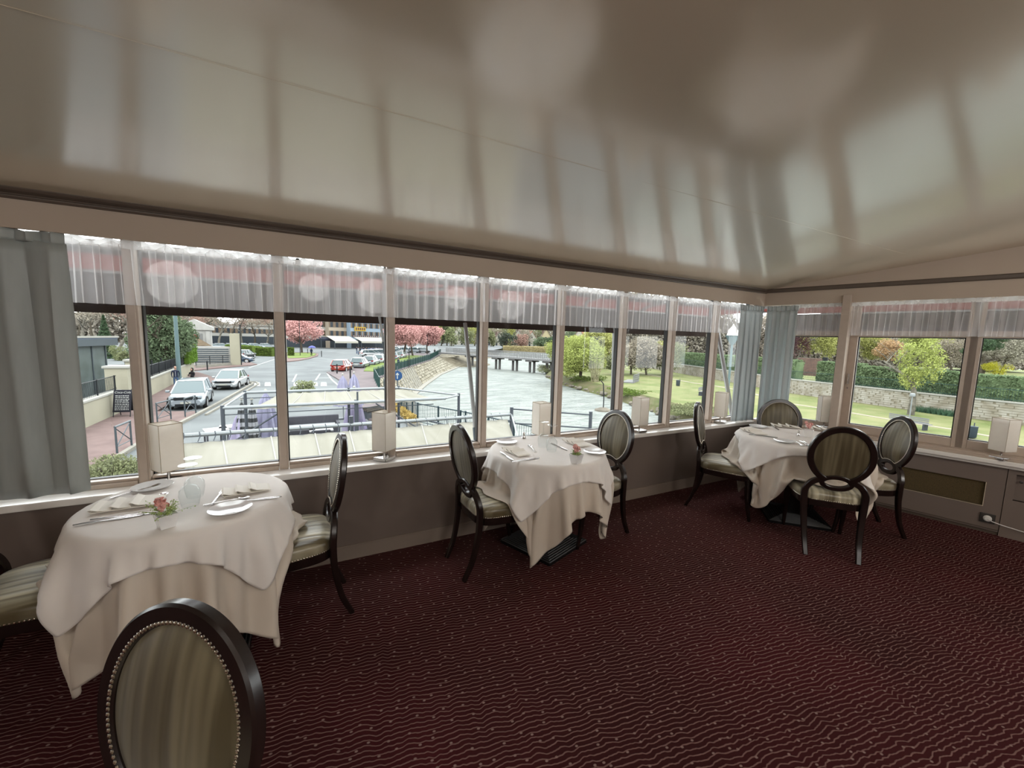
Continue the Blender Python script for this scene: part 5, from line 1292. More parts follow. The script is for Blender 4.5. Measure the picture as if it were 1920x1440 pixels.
# ================================================================== NEARER THINGS OUTSIDE
# ---- two people by the cream wall, grown from a skinned skeleton
def skinned(name, verts, edges, radii, m_, parent, lv=2):
    me = bpy.data.meshes.new(name+'_rig'); me.from_pydata(verts, edges, []); o = bpy.data.objects.new(name+'_rig', me); COL.objects.link(o)
    sk = o.modifiers.new('skin', 'SKIN'); sk.use_smooth_shade = True
    for i, v in enumerate(me.skin_vertices[0].data): v.radius = (radii[i], radii[i]*.85); v.use_root = (i == 0)
    sb_ = o.modifiers.new('sub', 'SUBSURF'); sb_.levels = lv; sb_.render_levels = lv
    dg = bpy.context.evaluated_depsgraph_get(); new = bpy.data.meshes.new_from_object(o.evaluated_get(dg)); bpy.data.objects.remove(o)
    new.materials.clear(); 
    for q in (m_ if isinstance(m_, (list, tuple)) else [m_]): new.materials.append(q)
    new.polygons.foreach_set('use_smooth', [True]*len(new.polygons))
    r_ = bpy.data.objects.new(name, new); COL.objects.link(r_); r_.parent = parent; return r_
def adult(p, rz, label, top, legs, hairm, arms='down', h=1.75, long_hair=False, bald=False):
    t = thing('person', label, 'person', p, rz); k = h/1.75
    V = [(0, 0, .95), (0, 0, 1.12), (0, .01, 1.32), (0, .0, 1.46), (0, .01, 1.53)]
    E_ = [(0, 1), (1, 2), (2, 3), (3, 4)]; R_ = [.125, .13, .15, .07, .058]
    for sx in (-1, 1):
        n = len(V); V += [(sx*.09, 0, .88), (sx*.10, .02, .50), (sx*.11, -.02, .09), (sx*.12, .13, .045)]; E_ += [(0, n), (n, n+1), (n+1, n+2), (n+2, n+3)]; R_ += [.095, .062, .045, .04]
        n = len(V)
        if arms == 'down': V += [(sx*.19, 0, 1.41), (sx*.24, -.01, 1.14), (sx*.20, .12, .95), (sx*.18, .17, .90)]
        else: V += [(sx*.18, 0, 1.41), (sx*.22, .06, 1.16), (sx*.12, .30, 1.22), (sx*.09, .37, 1.25)]
        E_ += [(2, n), (n, n+1), (n+1, n+2), (n+2, n+3)]; R_ += [.062, .048, .036, .03]
    V = [(x*k, y*k, z*k) for x, y, z in V]
    b = skinned('body', V, E_, [r_*k for r_ in R_], [top, legs, m_skin, m_blk], t)
    for f_ in b.data.polygons:
        c = f_.center; z = c.z/k; ay = c.y/k
        f_.material_index = 0 if z > .93 else 1
        if z < .09: f_.material_index = 3
        if z > 1.49: f_.material_index = 2
        if (arms == 'down' and z < .93 and z > .80 and abs(c.x/k) > .145 and ay > .1) or (arms != 'down' and ay > .33): f_.material_index = 2
    hd = M(); rings = []
    for z, a_, b_, yo in ((1.53, .045, .05, .01), (1.57, .060, .075, .018), (1.62, .074, .092, .012), (1.67, .077, .096, .006), (1.72, .068, .084, 0), (1.755, .04, .05, 0), (1.765, .01, .012, 0)):
        rings.append([(a_*math.cos(q)*k, (b_*math.sin(q)+yo)*k, z*k) for q in np.linspace(0, 2*PI, 17)[:-1]])
    hd.ring_loft(rings); hd.add([(0, .125*k, 1.63*k), (-.014*k, .095*k, 1.62*k), (.014*k, .095*k, 1.62*k), (0, .10*k, 1.67*k)], [(0, 1, 2), (0, 3, 1), (0, 2, 3)])
    ho = hd.build('head', m_skin, t, smooth=True)
    ey = M()
    for sx in (-1, 1): ey.lathe([(.001, -.006), (.008, 0), (.001, .006)], 8, c=(sx*.03*k, .094*k, 1.655*k))
    ey.build('eye', m_blk, ho)
    mo_ = M().box(-.02*k, .02*k, .088*k, .095*k, 1.588*k, 1.595*k); mo_.build('mouth', mat('lips', lin(170, 100, 95), .6), ho)
    if not bald:
        hr = M(); rr = []
        lo = 1.42 if long_hair else 1.60
        for z, s_ in ((lo, .9), (1.62, 1.08), (1.68, 1.12), (1.73, 1.04), (1.77, .75), (1.79, .1)):
            rr.append([(.079*s_*math.cos(q)*k, (.098*s_*math.sin(q)-.022)*k, z*k) for q in np.linspace(0, 2*PI, 17)[:-1]])
        hr.ring_loft(rr); hr.build('hair', hairm, ho, smooth=True)
    return t
_p = at(331, 730, G+.12); a_ = adult((_p.x, _p.y, G+.12), math.radians(180+10), 'man in navy zip jacket and blue jeans standing by the cream wall', m_nv, m_jean, m_hair, bald=True, h=1.78)
M().box(-.012, .012, .145, .15, 1.0, 1.42).build('jacket_zip', m_wht, a_)
_p = at(362, 731, G+.12); adult((_p.x, _p.y, G+.12), math.radians(150), 'dark-haired person in black holding a phone behind the silver car', m_blk, m_blk, m_hair, arms='up', long_hair=True, h=1.68)

# ---- cars
m_tyre = mat('tyre', (.02, .02, .02), .8); m_rim = mat('alloy_rim', (.6, .6, .62), .3, .8); m_cgl = mat('car_glass', lin(96, 118, 122), .08, coat=.5); m_lite = mat('headlamp', lin(220, 230, 238), .15); m_red = mat('tail_lamp', lin(190, 40, 36), .3); m_plate = mat('number_plate', lin(226, 226, 214), .5)
def car_paint(name, c): return mat(name, lin(*c), .28, .15, coat=.8)
def car(p, rz, label, paint, L_=4.3, Wd=1.82, H_=1.55, group=None, detail=True, hatch=True):
    """local +y = front"""
    t = thing('car', label, 'car', p, rz, group)
    w2, hl = Wd/2, L_/2; sh_h = .60*H_
    sta = [(-hl, .30, .46, .80, .72), (-hl+.10, .22, .50, .86, .84), (-hl+.5, .20, .56, .97, .98), (-.25*L_, .20, .6, 1.0, 1.0), (0, .20, .6, 1.0, 1.0), (.22*L_, .20, .58, 1.0, .98), (hl-.55, .20, .52, .97, .90), (hl-.15, .22, .46, .88, .74), (hl, .30, .42, .76, .62)]
    bd = M(); rings = []
    for y, zb, zm, wf, hf in sta:
        zt = sh_h*hf; ww = w2*wf
        rings.append([(-ww*.86, y, zb), (ww*.86, y, zb), (ww*.98, y, zb+.10), (ww, y, zm*.95), (ww*.97, y, zt-.10), (ww*.86, y, zt), (-ww*.86, y, zt), (-ww*.97, y, zt-.10), (-ww, y, zm*.95), (-ww*.98, y, zb+.10)])
    bd.ring_loft([r_[::-1] for r_ in rings]); bd.build('body', paint, t, smooth=True)
    # cabin: glasshouse with painted roof
    rb_, rf_ = (-hl+.45, .04*L_) if hatch else (-.26*L_, .05*L_)
    b0, f0 = (-hl+.12, .27*L_) if hatch else (-.38*L_, .27*L_)
    z0, z1 = sh_h-.03, H_-.03
    lw_, uw = w2*.90, w2*.70
    gh = M(); lo = [(-lw_, b0), (lw_, b0), (lw_, f0), (-lw_, f0)]; hi = [(-uw, rb_), (uw, rb_), (uw, rf_), (-uw, rf_)]
    gh.add([(x, y, z0) for x, y in lo]+[(x, y, z1) for x, y in hi], [(0, 1, 5, 4), (1, 2, 6, 5), (2, 3, 7, 6), (3, 0, 4, 7)]); gh.build('windows', m_cgl, t)
    rf = M(); ov = .03
    rr = [[(-uw-ov, rb_-ov, z1), (uw+ov, rb_-ov, z1), (uw+ov, rf_+ov, z1), (-uw-ov, rf_+ov, z1)], [(-uw*.85, rb_+.1, z1+.05), (uw*.85, rb_+.1, z1+.05), (uw*.85, rf_-.15, z1+.05), (-uw*.85, rf_-.15, z1+.05)]]
    rf.ring_loft(rr); rf.build('roof_panel', paint, t, smooth=True)
    pl_ = M()
    def pil(a, b, r_=.035): pl_.tube([a, b], r_, 5)
    for sx in (-1, 1):
        pil((sx*lw_, f0, z0), (sx*uw, rf_, z1)); pil((sx*lw_, b0, z0), (sx*uw, rb_, z1), .06)
        ym = (f0+b0)/2-.05; pil((sx*(lw_+.005), ym, z0), (sx*(uw+.01), (rf_+rb_)/2, z1)); pil((sx*(lw_+.004), b0+.62, z0), (sx*(uw+.01), rb_+.30, z1), .05)
    pl_.build('pillars', paint, t)
    wy = .31*L_; wr = .33 if H_ > 1.5 else .31
    for sx in (-1, 1):
        for sy in (-1, 1):
            wh_ = M().lathe([(.12, -.11), (wr-.03, -.11), (wr, -.08), (wr, .08), (wr-.03, .11), (.12, .11)], 22); wh_.xf(Matrix.Translation((sx*(w2-.10), sy*wy, wr)) @ Matrix.Rotation(PI/2, 4, 'Y')); wo = wh_.build('wheel', m_tyre, t, smooth=True)
            if detail:
                ri = M().lathe([(.01, .115), (.06, .12), (wr*.68, .112), (wr*.68, .09), (.01, .09)], 16)
                ri.xf(Matrix.Translation((sx*(w2-.10), sy*wy, wr)) @ Matrix.Rotation(sx*PI/2, 4, 'Y')); ri.build('rim', m_rim, wo)
    if detail:
        ar = M()
        for sx in (-1, 1):
            for sy in (-1, 1): ar.tube([(sx*(w2+.004), sy*wy+(wr+.04)*math.cos(a), wr+(wr+.04)*math.sin(a)) for a in np.linspace(-.1, PI+.1, 12)], .03, 4)
        ar.build('wheel_arch', m_tyre, t)
        M().box(-w2*.60, w2*.60, hl-.10, hl+.012, .52*H_*.78, .62*H_*.80).build('grille', m_dark, t)
        M().box(-w2*.55, w2*.55, hl-.05, hl+.015, .26, .40).build('lower_grille', m_dark, t)
        for sx in (-1, 1):
            M().box(min(sx*w2*.50, sx*w2*.84), max(sx*w2*.50, sx*w2*.84), hl-.22, hl-.015, .46*H_, .53*H_).build('headlamp', m_lite, t)
            mi = M().box(min(sx*w2, sx*(w2+.20)), max(sx*w2, sx*(w2+.20)), f0-.42, f0-.26, z0+.02, z0+.16); mi.build('mirror', paint, t, bevel=.03)
            hdl = M().box(min(sx*w2*.99, sx*(w2+.02)), max(sx*w2*.99, sx*(w2+.02)), -.25, -.08, .56*H_, .585*H_); hdl.build('door_handle', m_rim, t)
        M().box(-.26, .26, hl, hl+.022, .40, .51).build('number_plate', m_plate, t)
    for sx in (-1, 1): M().box(min(sx*w2*.55, sx*w2*.88), max(sx*w2*.55, sx*w2*.88), -hl-.012, -hl+.2, .48*H_, .58*H_).build('tail_lamp', m_red, t)
    M().box(-.26, .26, -hl-.02, -hl+.05, .50, .61).build('number_plate', m_plate, t)
    return t
silver = car_paint('silver_paint', (186, 196, 204)); whitep = car_paint('white_paint', (226, 230, 232)); bluep = car_paint('blue_paint', (52, 80, 110)); redp = car_paint('red_paint', (186, 64, 48)); greyp = car_paint('grey_paint', (150, 156, 160)); darkp = car_paint('dark_paint', (60, 64, 70))
car((-6.15, 31.6, G), PI+.06, 'silver car parked nearest by the cream wall, facing us', silver, 4.3, 1.84, 1.58)
car((-5.25, 41.0, G), PI-.12, 'white car parked behind the silver one', whitep, 4.45, 1.80, 1.46, hatch=False)
v = g2(446, 680); car((v[0], v[1], G), -PI/2-.1, 'dark blue car turning before the hedges', bluep, 4.2, 1.75, 1.5)
v = g2(440, 671); car((v[0], v[1], G), -PI/2, 'blue car parked behind the dark blue one', bluep, 4.2, 1.75, 1.5)
v = g2(461, 671); car((v[0], v[1], G), -.4, 'black car parked right of the blue ones', darkp, 4.2, 1.75, 1.5)
v = g2(410, 668); car((v[0], v[1], G), -PI/2, 'white van-like car behind the monument wall', whitep, 4.6, 1.8, 1.7)
v = g2(404, 673); car((v[0], v[1], G), -PI/2, 'silver car behind the monument wall', silver, 4.4, 1.8, 1.6)
va = at(641, 699, G); car((va.x+.3, va.y+2.6, G), -.40, 'red hatchback seen from behind at the head of the parked row', redp, 4.1, 1.78, 1.5)
dirq = Vector((.40, .917, 0))
for k in range(6):
    c_ = Vector((va.x+.9, va.y+2.6, G))+dirq*(5.6*(k+1)); car(c_, -.40, ['light grey car right behind the red one', 'second pale car of the kerb row', 'white car third behind the red one', 'grey car fourth behind the red one', 'pale car fifth behind the red one', 'last pale car of the kerb row'][k], [greyp, silver, whitep, greyp, silver, whitep][k], 4.2, 1.78, 1.5, detail=False)
for k in range(9):
    v = g2(694+k*6, 668.5-k*.45); car((v[0], v[1], G), -PI/2+.2, '%s car of the tiny row parked among the people before the cafes' % ORD[k], [whitep, silver, darkp, bluep][k % 4], 4.2, 1.75, 1.5, 'cars parked before the cafes', detail=False)
for k in range(11):
    v = g2(292+k*21, 655.5-k*.2); car((v[0], v[1], G), -PI/2+.1, '%s car from the left in the far left car park' % ORD[k], [whitep, silver, greyp, darkp][k % 4], 4.3, 1.78, 1.5, 'cars in the far left car park', detail=False)
for k in range(4):
    v = g2(742+k*17, 661.5); car((v[0], v[1], G), -PI/2+.2, ['distant dark car behind the first quay blossom tree', 'distant white car between the quay blossom trees', 'distant silver car behind the second quay blossom tree', 'distant grey car left of the last blossom tree'][k], [darkp, whitep, silver, greyp][k], 4.3, 1.8, 1.6, 'distant cars behind the blossom trees', detail=False)

# ---- cream garden walls, piers, gate
def wall_run(name, label, A, B, h, th=.3, cope=True, m_=m_render):
    A, B = Vector((*A, 0)), Vector((*B, 0)); d = B-A; L_ = d.length; t = thing(name, label, 'wall', (A.x, A.y, G), math.atan2(d.y, d.x))
    M().box(0, L_, 0, th, 0, h).build('wall_body', m_, t)
    if cope: M().box(-.03, L_+.03, -.05, th+.05, h, h+.10).build('coping', m_coping, t, bevel=.01)
    return t, L_
def fence_on(t, L_, z0, z1, step=.13, y=.15, m_=m_dark, post=2.2):
    b = M()
    for k in range(int(L_/step)): b.tube([(k*step, y, z0), (k*step, y, z1-.04)], .009, 4)
    tag(b.build('bars', m_, t), kind='stuff')
    r_ = M(); r_.tube([(0, y, z1-.04), (L_, y, z1-.04)], .02, 4); r_.tube([(0, y, z0+.08), (L_, y, z0+.08)], .018, 4); r_.build('rail', m_, t)
    for k in range(int(L_/post)+1): M().box(min(k*post, L_)-.03, min(k*post, L_)+.03, y-.03, y+.03, z0, z1).build('post', m_, t)
w1, l1 = wall_run('garden_wall', 'cream rendered wall with railing by the left curtain', (-8.75, 16), (-8.82, 29.4), 1.25)
fence_on(w1, l1, 1.35, 2.15)
w2_, l2 = wall_run('garden_wall', 'long cream wall with dark railing behind the man in navy', (-9.05, 33.0), (-10.25, 54.5), 1.25)
fence_on(w2_, l2, 1.35, 2.2)
def pier(p, label, s_=.62, h=2.75):
    t = thing('gate_pier', label, 'pillar', (p[0], p[1], G), -PI/2-.03)
    M().box(-s_/2, s_/2, -s_/2, s_/2, 0, h).build('shaft', m_render, t); M().box(-s_/2-.08, s_/2+.08, -s_/2-.08, s_/2+.08, h, h+.12).build('cap', m_coping, t, bevel=.01); return t
pier((-9.0, 30.1), 'near cream gate pier with flat cap', .95, 2.5); pier((-9.15, 32.6), 'far cream gate pier behind the menu board', .5, 2.7)
gt = thing('iron_gate', 'dark iron gate between the cream piers', 'gate', (-9.0, 30.6, G), PI/2+.05)
for k in range(14): M().tube([(.06+k*.13, 0, .1), (.06+k*.13, 0, 2.1)], .014, 4).build('gate_bar', m_dark, gt)
for z in (.15, 1.1, 2.0): M().tube([(0, 0, z), (1.8, 0, z)], .022, 4).build('gate_rail', m_dark, gt)
# leafy dark panel and bright ivy panel on the wall end
v1, v2 = at(339, 702, G), at(366, 694, G)
ivp = hedge('ivy_hedge', 'bright green ivy screen at the end of the cream wall', (-9.86, 49.5), (-10.2, 55.0), .35, G+1.38, G+3.1, lmat('bright_ivy', (128, 168, 62), .25), 4500, 401, .08, cat='hedge')
# menu board
bd_ = thing('menu_board', 'black standing menu board with white chalk lines on the pavement', 'sign', (-8.25, 27.9, G+.12), math.radians(-12))
bo = M(); 
for s_ in (-1, 1):
    for x in (-.36, .36): M().tube([(x, s_*.30, 0), (x, s_*.02, 1.42)], .022, 4).build('leg', m_dark, bd_)
tilt = Matrix.Translation((0, -.17, .78)) @ Matrix.Rotation(math.atan2(.28, 1.42)*-1, 4, 'X')
M().box(-.38, .38, -.015, .015, -.55, .60).xf(tilt).build('board', mat('chalkboard', lin(46, 46, 56), .6), bd_)
M().box(-.38, .38, -.015, .015, -.55, .60).xf(Matrix.Translation((0, .17, .78)) @ Matrix.Rotation(math.atan2(.28, 1.42), 4, 'X')).build('board', bpy.data.materials['chalkboard'], bd_)
rs4 = random.Random(6); tx = M(); tl = M()
for r_ in range(9):
    x = -.30; z = .28-r_*.09
    while x < .28:
        w_ = rs4.uniform(.04, .13); tx.box(x, min(.30, x+w_), -.019, -.015, z, z+.035+.01*rs4.random()); x += w_+.025
tx.xf(tilt).build('chalk_lines', m_paint, bd_)
cu = bpy.data.curves.new('board_heading', 'FONT'); cu.body = 'Coca-Cola'; cu.size = .16; cu.align_x = 'CENTER'; cu.shear = .3; cu.extrude = .002
co_ = bpy.data.objects.new('heading', cu); COL.objects.link(co_); dg = bpy.context.evaluated_depsgraph_get(); me_ = bpy.data.meshes.new_from_object(co_.evaluated_get(dg)); bpy.data.objects.remove(co_)
me_.materials.clear(); me_.materials.append(m_paint); hd_ = bpy.data.objects.new('heading', me_); COL.objects.link(hd_); hd_.parent = bd_; hd_.matrix_local = tilt @ Matrix.Translation((0, -.018, .43)) @ Matrix.Rotation(PI/2, 4, 'X')

# cross-braced pavement barriers
def barrier(a, b, label, hgt=1.0):
    a, b = Vector((*a, G+.1)), Vector((*b, G+.1)); d = b-a; t = thing('pavement_barrier', label, 'barrier', a, math.atan2(d.y, d.x), 'cross-braced pavement barriers'); L_ = d.length
    for x in (0, L_): M().tube([(x, 0, 0), (x, 0, hgt)], .035, 6).build('post', m_grey, t)
    M().tube([(-.03, 0, hgt), (L_+.03, 0, hgt)], .035, 6).build('top_rail', m_grey, t)
    M().tube([(0, 0, .25), (L_, 0, .25)], .018, 5).build('lower_rail', m_grey, t)
    for q in (((0, 0, .25), (L_, 0, .95)), ((0, 0, .95), (L_, 0, .25))): M().tube(q, .018, 5).build('brace', m_grey, t)
barrier((-6.08, 19.5), (-5.98, 20.6), 'nearest cross-braced barrier on the pavement edge'); barrier((-6.3, 25.2), (-6.0, 26.2), 'middle cross-braced barrier before the silver car'); barrier((-5.5, 26.6), (-5.25, 27.7), 'cross-braced barrier in front of the silver car bumper')
# lamp posts
def lamp_post(p, label, h=8, m_=m_grey, lantern=True, rz=0, r_=.10):
    t = thing('street_lamp', label, 'lamp post', p, rz)
    M().tube([(0, 0, 0), (0, 0, 1.0), (0, 0, h)], [r_*1.5, r_, r_*.7], 10).build('post', m_, t, smooth=True)
    if lantern:
        M().lathe([(.05, h), (.10, h+.1), (.17, h+.24), (.18, h+.27)], 10).build('lantern_cage', m_, t)
        M().lathe([(.08, h+.27), (.17, h+.28), (.14, h+.42), (.04, h+.55), (.005, h+.62)], 10).build('lantern_cap', m_shade, t, smooth=True)
        for k in range(4): a = k*PI/2+.4; M().tube([(.06*math.cos(a), .06*math.sin(a), h+.05), (.19*math.cos(a), .19*math.sin(a), h+.28)], .015, 4).build('lantern_rib', m_, t)
    return t
m_teal = mat('teal_post', lin(120, 146, 148), .5)
lamp_post((-8.98, 42.3, G), 'tall pale teal lamp post rising past the ivy tree', 9, m_teal, False, r_=.16)
v = at(1374, 805, P); d_ = Vector((v.x, v.y)); 
lp = at(1372, 642, 2.0)
b0 = Vector((16.6, 8.4)); 
def ray_at(px, py, dist):
    dd = _fw+_r*(px-960)/F_PX-_u*(py-720)/F_PX; q = math.hypot(dd[0], dd[1]); return Vector((dd[0]*dist/q, dd[1]*dist/q, EYE+dd[2]*dist/q))
q = ray_at(1373, 640, 14.0); lamp_post((q.x, q.y, W), 'teal street lantern seen beside the corner curtains', q.z-W-.1, m_teal, r_=.045)
for i, (px, py, hh_, lab) in enumerate(((453, 686, 5.5, 'thin dark lamp post right of the monument'), (563, 668, 8.5, 'thin dark lamp post on the traffic island'), (389, 694, 1.0, 'short bollard on the far pavement'), (603, 669, 1.1, 'bollard at the tip of the traffic island'), (577, 664, 1.1, 'bollard at the back of the traffic island'), (657, 712, 1.3, 'dark bollard on the promenade'), (632, 702, 1.1, 'bollard behind the red car'), (767, 690, 2.6, 'small dark post on the quay lawn'), (801, 667, 5, 'far post at the end of the quay lawn'))):
    v = g2(px, py); t = thing('bollard' if hh_ < 2 else 'thin_post', lab, 'bollard' if hh_ < 2 else 'post', v); M().tube([(0, 0, 0), (0, 0, hh_)], .07 if hh_ < 2 else .06, 8).build('shaft', m_dark, t); M().lathe([(.08, hh_), (.09, hh_+.06), (.01, hh_+.14)], 8).build('cap', m_dark, t)
# monument, kiosk, railings
v = at(370, 679, G); mo_ = thing('stone_monument', 'white stone monument with pediment and a red spot', 'monument', v, face_cam(v)-.15)
m_mon = mat('monument_stone', lin(222, 220, 214), .85, var=.06, vscale=1)
mo_.scale = (.72, .72, .85); M().box(-3.4, 3.4, -1.4, 1.4, 0, 1.2).build('plinth', m_mon, mo_); M().box(-2.6, 2.6, -1.0, 1.0, 1.2, 5.6).build('block', m_mon, mo_)
for x in (-2.2, 2.2): M().box(x-.35, x+.35, -1.25, -1.0, 1.2, 5.4).build('pilaster', m_mon, mo_)
M().box(-3.0, 3.0, -1.4, 1.4, 5.6, 6.1).build('cornice', m_mon, mo_); M().add([(-3, -1.4, 6.1), (3, -1.4, 6.1), (0, -1.4, 7.4), (-3, 1.4, 6.1), (3, 1.4, 6.1), (0, 1.4, 7.4)], [(0, 1, 2), (5, 4, 3), (1, 4, 5, 2), (0, 2, 5, 3)]).build('pediment', m_mon, mo_)
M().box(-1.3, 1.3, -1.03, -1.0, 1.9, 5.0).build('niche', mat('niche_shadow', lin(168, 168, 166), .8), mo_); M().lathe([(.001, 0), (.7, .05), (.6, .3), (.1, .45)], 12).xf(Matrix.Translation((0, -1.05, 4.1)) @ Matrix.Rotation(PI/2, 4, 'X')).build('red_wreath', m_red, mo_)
v = at(413, 686, G); t = thing('stone_pier_wall', 'low stone wall with louvred panel and pier right of the monument', 'wall', v, face_cam(v)-.1)
M().box(-3.2, 1.2, 0, .5, 0, 2.6).build('wall_body', m_mon, t); M().box(1.2, 2.4, -.3, .9, 0, 4.4).build('pier', m_render, t)
for k in range(7): M().box(-3.0, 1.0, -.06, 0, .5+k*.28, .64+k*.28).build('louvre', m_grey, t)
v = at(349, 684, G); t = thing('tiled_kiosk', 'small kiosk with a hipped brown tiled roof beyond the ivy screen', 'kiosk', v, face_cam(v))
M().box(-2.2, 2.2, 0, 3, 0, 2.7).build('kiosk_wall', m_mon, t)
r_ = M(); r_.add([(-2.9, -.7, 2.6), (2.9, -.7, 2.6), (2.9, 3.7, 2.6), (-2.9, 3.7, 2.6), (-.5, 1.5, 4.4), (.5, 1.5, 4.4)], [(0, 1, 5, 4), (1, 2, 5), (2, 3, 4, 5), (3, 0, 4), (3, 2, 1, 0)]); r_.build('tiled_roof', mat('brown_tiles', lin(150, 132, 108), .9, col2=lin(110, 94, 76), vscale=4, stretch=(1, 4, 4)), t)
v1, v2 = at(368, 692, G), at(434, 686, G); d = v2-v1; t = thing('monument_railing', 'low dark railing around the monument garden', 'railing', v1, math.atan2(d.y, d.x)); M().box(0, d.length, -.1, .1, 0, .45).build('kerb_wall', m_kerb, t); fence_on(t, d.length, .45, 1.5, .22, 0)
# grey pavilion at the left
v = Vector((-13.2, 35.5, G)); t = thing('grey_pavilion', 'grey glazed pavilion with flat blue-grey roof behind the left wall', 'pavilion', v, math.radians(80))
m_pav = mat('pavilion_glass', lin(150, 162, 160), .25, var=.15, vscale=.8, col2=lin(118, 128, 122)); m_pr = mat('pavilion_roof', lin(128, 140, 160), .6)
M().box(-7.5, 4.2, 0, 6, 0, 3.6).build('glazed_wall', m_pav, t); M().box(-7.8, 4.6, -.5, 6.5, 3.9, 4.05).build('roof_slab', m_pr, t); M().box(-7.8, 4.6, -.5, 6.5, 3.45, 3.9).build('fascia', m_grey, t); M().box(-7.85, 4.65, -.56, -.5, 4.0, 4.12).build('roof_edge', m_coping, t)
for k in range(9): M().box(-7.4+k*1.42, -7.33+k*1.42, -.06, 0, 0, 3.5).build('mullion', m_grey, t)
# dark terrace clutter between wall and pavilion
t = thing('dark_hoarding', 'dark speckled screen behind the railing of the long cream wall', 'screen', (-9.8, 34.5, G), math.radians(93)); M().box(0, 13, -.1, .1, .2, 2.0).build('screen_panel', mat('dark_screen', lin(64, 68, 74), .7, col2=lin(110, 114, 118), vscale=2.5), t)
for k in range(5): M().box(k*3.1, k*3.1+.08, .1, .18, 0, 2.3).build('post', m_dark, t)

# ---- quay railing: far teal line and near bars
def railing(name, label, pts, z0, h, m_, step, group=None, post=2.0, off=0):
    t = thing(name, label, 'railing', (pts[0][0], pts[0][1], z0), 0, group); o_ = Vector((pts[0][0], pts[0][1], 0)); bars = M(); rails = M()
    for a, b in zip(pts, pts[1:]):
        a, b = Vector((*a, 0))-o_, Vector((*b, 0))-o_; L_ = (b-a).length
        for z in (h, .12): rails.tube([a+Vector((0, 0, z)), b+Vector((0, 0, z))], .03 if z == h else .02, 5)
        for k in range(int(L_/step)): p = a.lerp(b, k*step/L_); bars.tube([p+Vector((0, 0, .12)), p+Vector((0, 0, h))], .011, 3)
        for k in range(int(L_/post)+1): p = a.lerp(b, min(1, k*post/L_)); M().box(p.x-.035, p.x+.035, p.y-.035, p.y+.035, 0, h+.06).build('post', m_, t)
    rails.build('rail', m_, t); tag(bars.build('bars', m_, t), kind='stuff'); return t
far_rail = railing('quay_railing', 'long teal-green railing along the top of the quay', [(x-.25, y) for x, y in ((35.5, 111.3), (22.9, 78.4), (10.8, 53.0), (7.0, 44), (5.9, 34))], G+.1, 1.15, m_green, .22)
pn = M()
for a, b in zip(((35.2, 111.3), (22.6, 78.4), (10.5, 53.0)), ((22.6, 78.4), (10.5, 53.0), (6.7, 44))):
    pn.add([(*a, G+.2), (*b, G+.2), (*b, G+1.1), (*a, G+1.1)], [(0, 1, 2, 3)])
pn.v = [(x-far_rail.location.x, y-far_rail.location.y, z-far_rail.location.z) for x, y, z in pn.v]; solid(pn.build('mesh_infill', m_green, far_rail), .02)
railing('quay_railing', 'near dark railing bending along the terrace edge', [(5.9, 33.5), (5.6, 25.8), (5.5, 21.3), (7.0, 18.1), (9.1, 12.1), (9.2, 5)], G, 1.1, mat('slate_railing', lin(62, 84, 92), .5, .2), .13, post=1.6)
fl_ = thing('flower_bed', 'narrow bed of ochre flowers along the near railing', 'flower bed', (5.2, 23.5, G)); rng = np.random.RandomState(8); C = np.stack([rng.uniform(-.25, .25, 1400), rng.uniform(-2.6, 2.6, 1400), rng.uniform(.1, .45, 1400)], 1); tag(quads('flowers', leaf_quads(C, .06, rng, .8), lmat('ochre_flower', (222, 190, 110), .3), fl_), kind='stuff'); M().box(-.3, .3, -2.7, 2.7, 0, .12).build('bed_edge', m_kerb, fl_)

# ---- round blue sign with an upward arrow
sg_ = thing('arrow_sign', 'round blue sign with a white upward arrow on a pole', 'sign', (5.45, 26.2, G), 0)
sg_.rotation_euler = (0, 0, face_cam(sg_.location)); M().tube([(0, .04, 0), (0, .04, 2.75)], .035, 8).build('pole', m_grey, sg_)
rot = Matrix.Translation((0, 0, 2.15)) @ Matrix.Rotation(PI/2, 4, 'X')
M().lathe([(.001, 0), (.30, 0), (.31, .01), (.30, .02), (.001, .02)], 28).xf(rot).build('disc', mat('sign_blue', lin(52, 96, 150), .4), sg_)
ar = M(); ar.prism([(-.03, -.20), (.03, -.20), (.03, .06), (.10, .02), (.10, .08), (0, .20), (-.10, .08), (-.10, .02), (-.03, .06)], .021, .027); ar.xf(rot).build('arrow', m_paint, sg_)

# ---- footbridge
BZ = -2.5
bp0 = at(836, 664, BZ); bp1 = at(1042, 679, BZ)
pa = [at(x, y, W) for x, y in ((938, 695), (971, 698), (1004, 701))]
# a straight line through the piles
dB = (Vector((pa[2].x, pa[2].y))-Vector((pa[0].x, pa[0].y))).normalized(); o0 = Vector((pa[1].x, pa[1].y))
bs, be = Vector((bp0.x, bp0.y)), Vector((bp1.x, bp1.y))
d = (be-bs); L_ = d.length; rzb = math.atan2(d.y, d.x)
br = thing('footbridge', 'long grey footbridge on paired piles across the river', 'bridge', (bs.x, bs.y, 0), rzb)
m_brg = mat('bridge_grey', lin(168, 168, 168), .7); m_pile = mat('bridge_pile', lin(128, 126, 124), .8)
M().box(-3, L_+6, 0, 2.4, BZ, BZ+.38).build('deck', m_brg, br)
pnl = M()
for y in (.02, 2.38):
    for k in range(int(L_/.45)): pnl.box(k*.45, k*.45+.10, y-.02, y+.02, BZ+.38, BZ+1.45)
    for z in (.6, .85, 1.1): pnl.box(-3, L_+6, y-.015, y+.015, BZ+z-.04, BZ+z+.04)
tag(pnl.build('parapet_bars', m_brg, br), kind='stuff')
for y in (.02, 2.38): M().box(-3, L_+6, y-.05, y+.05, BZ+1.43, BZ+1.52).build('handrail', m_brg, br)
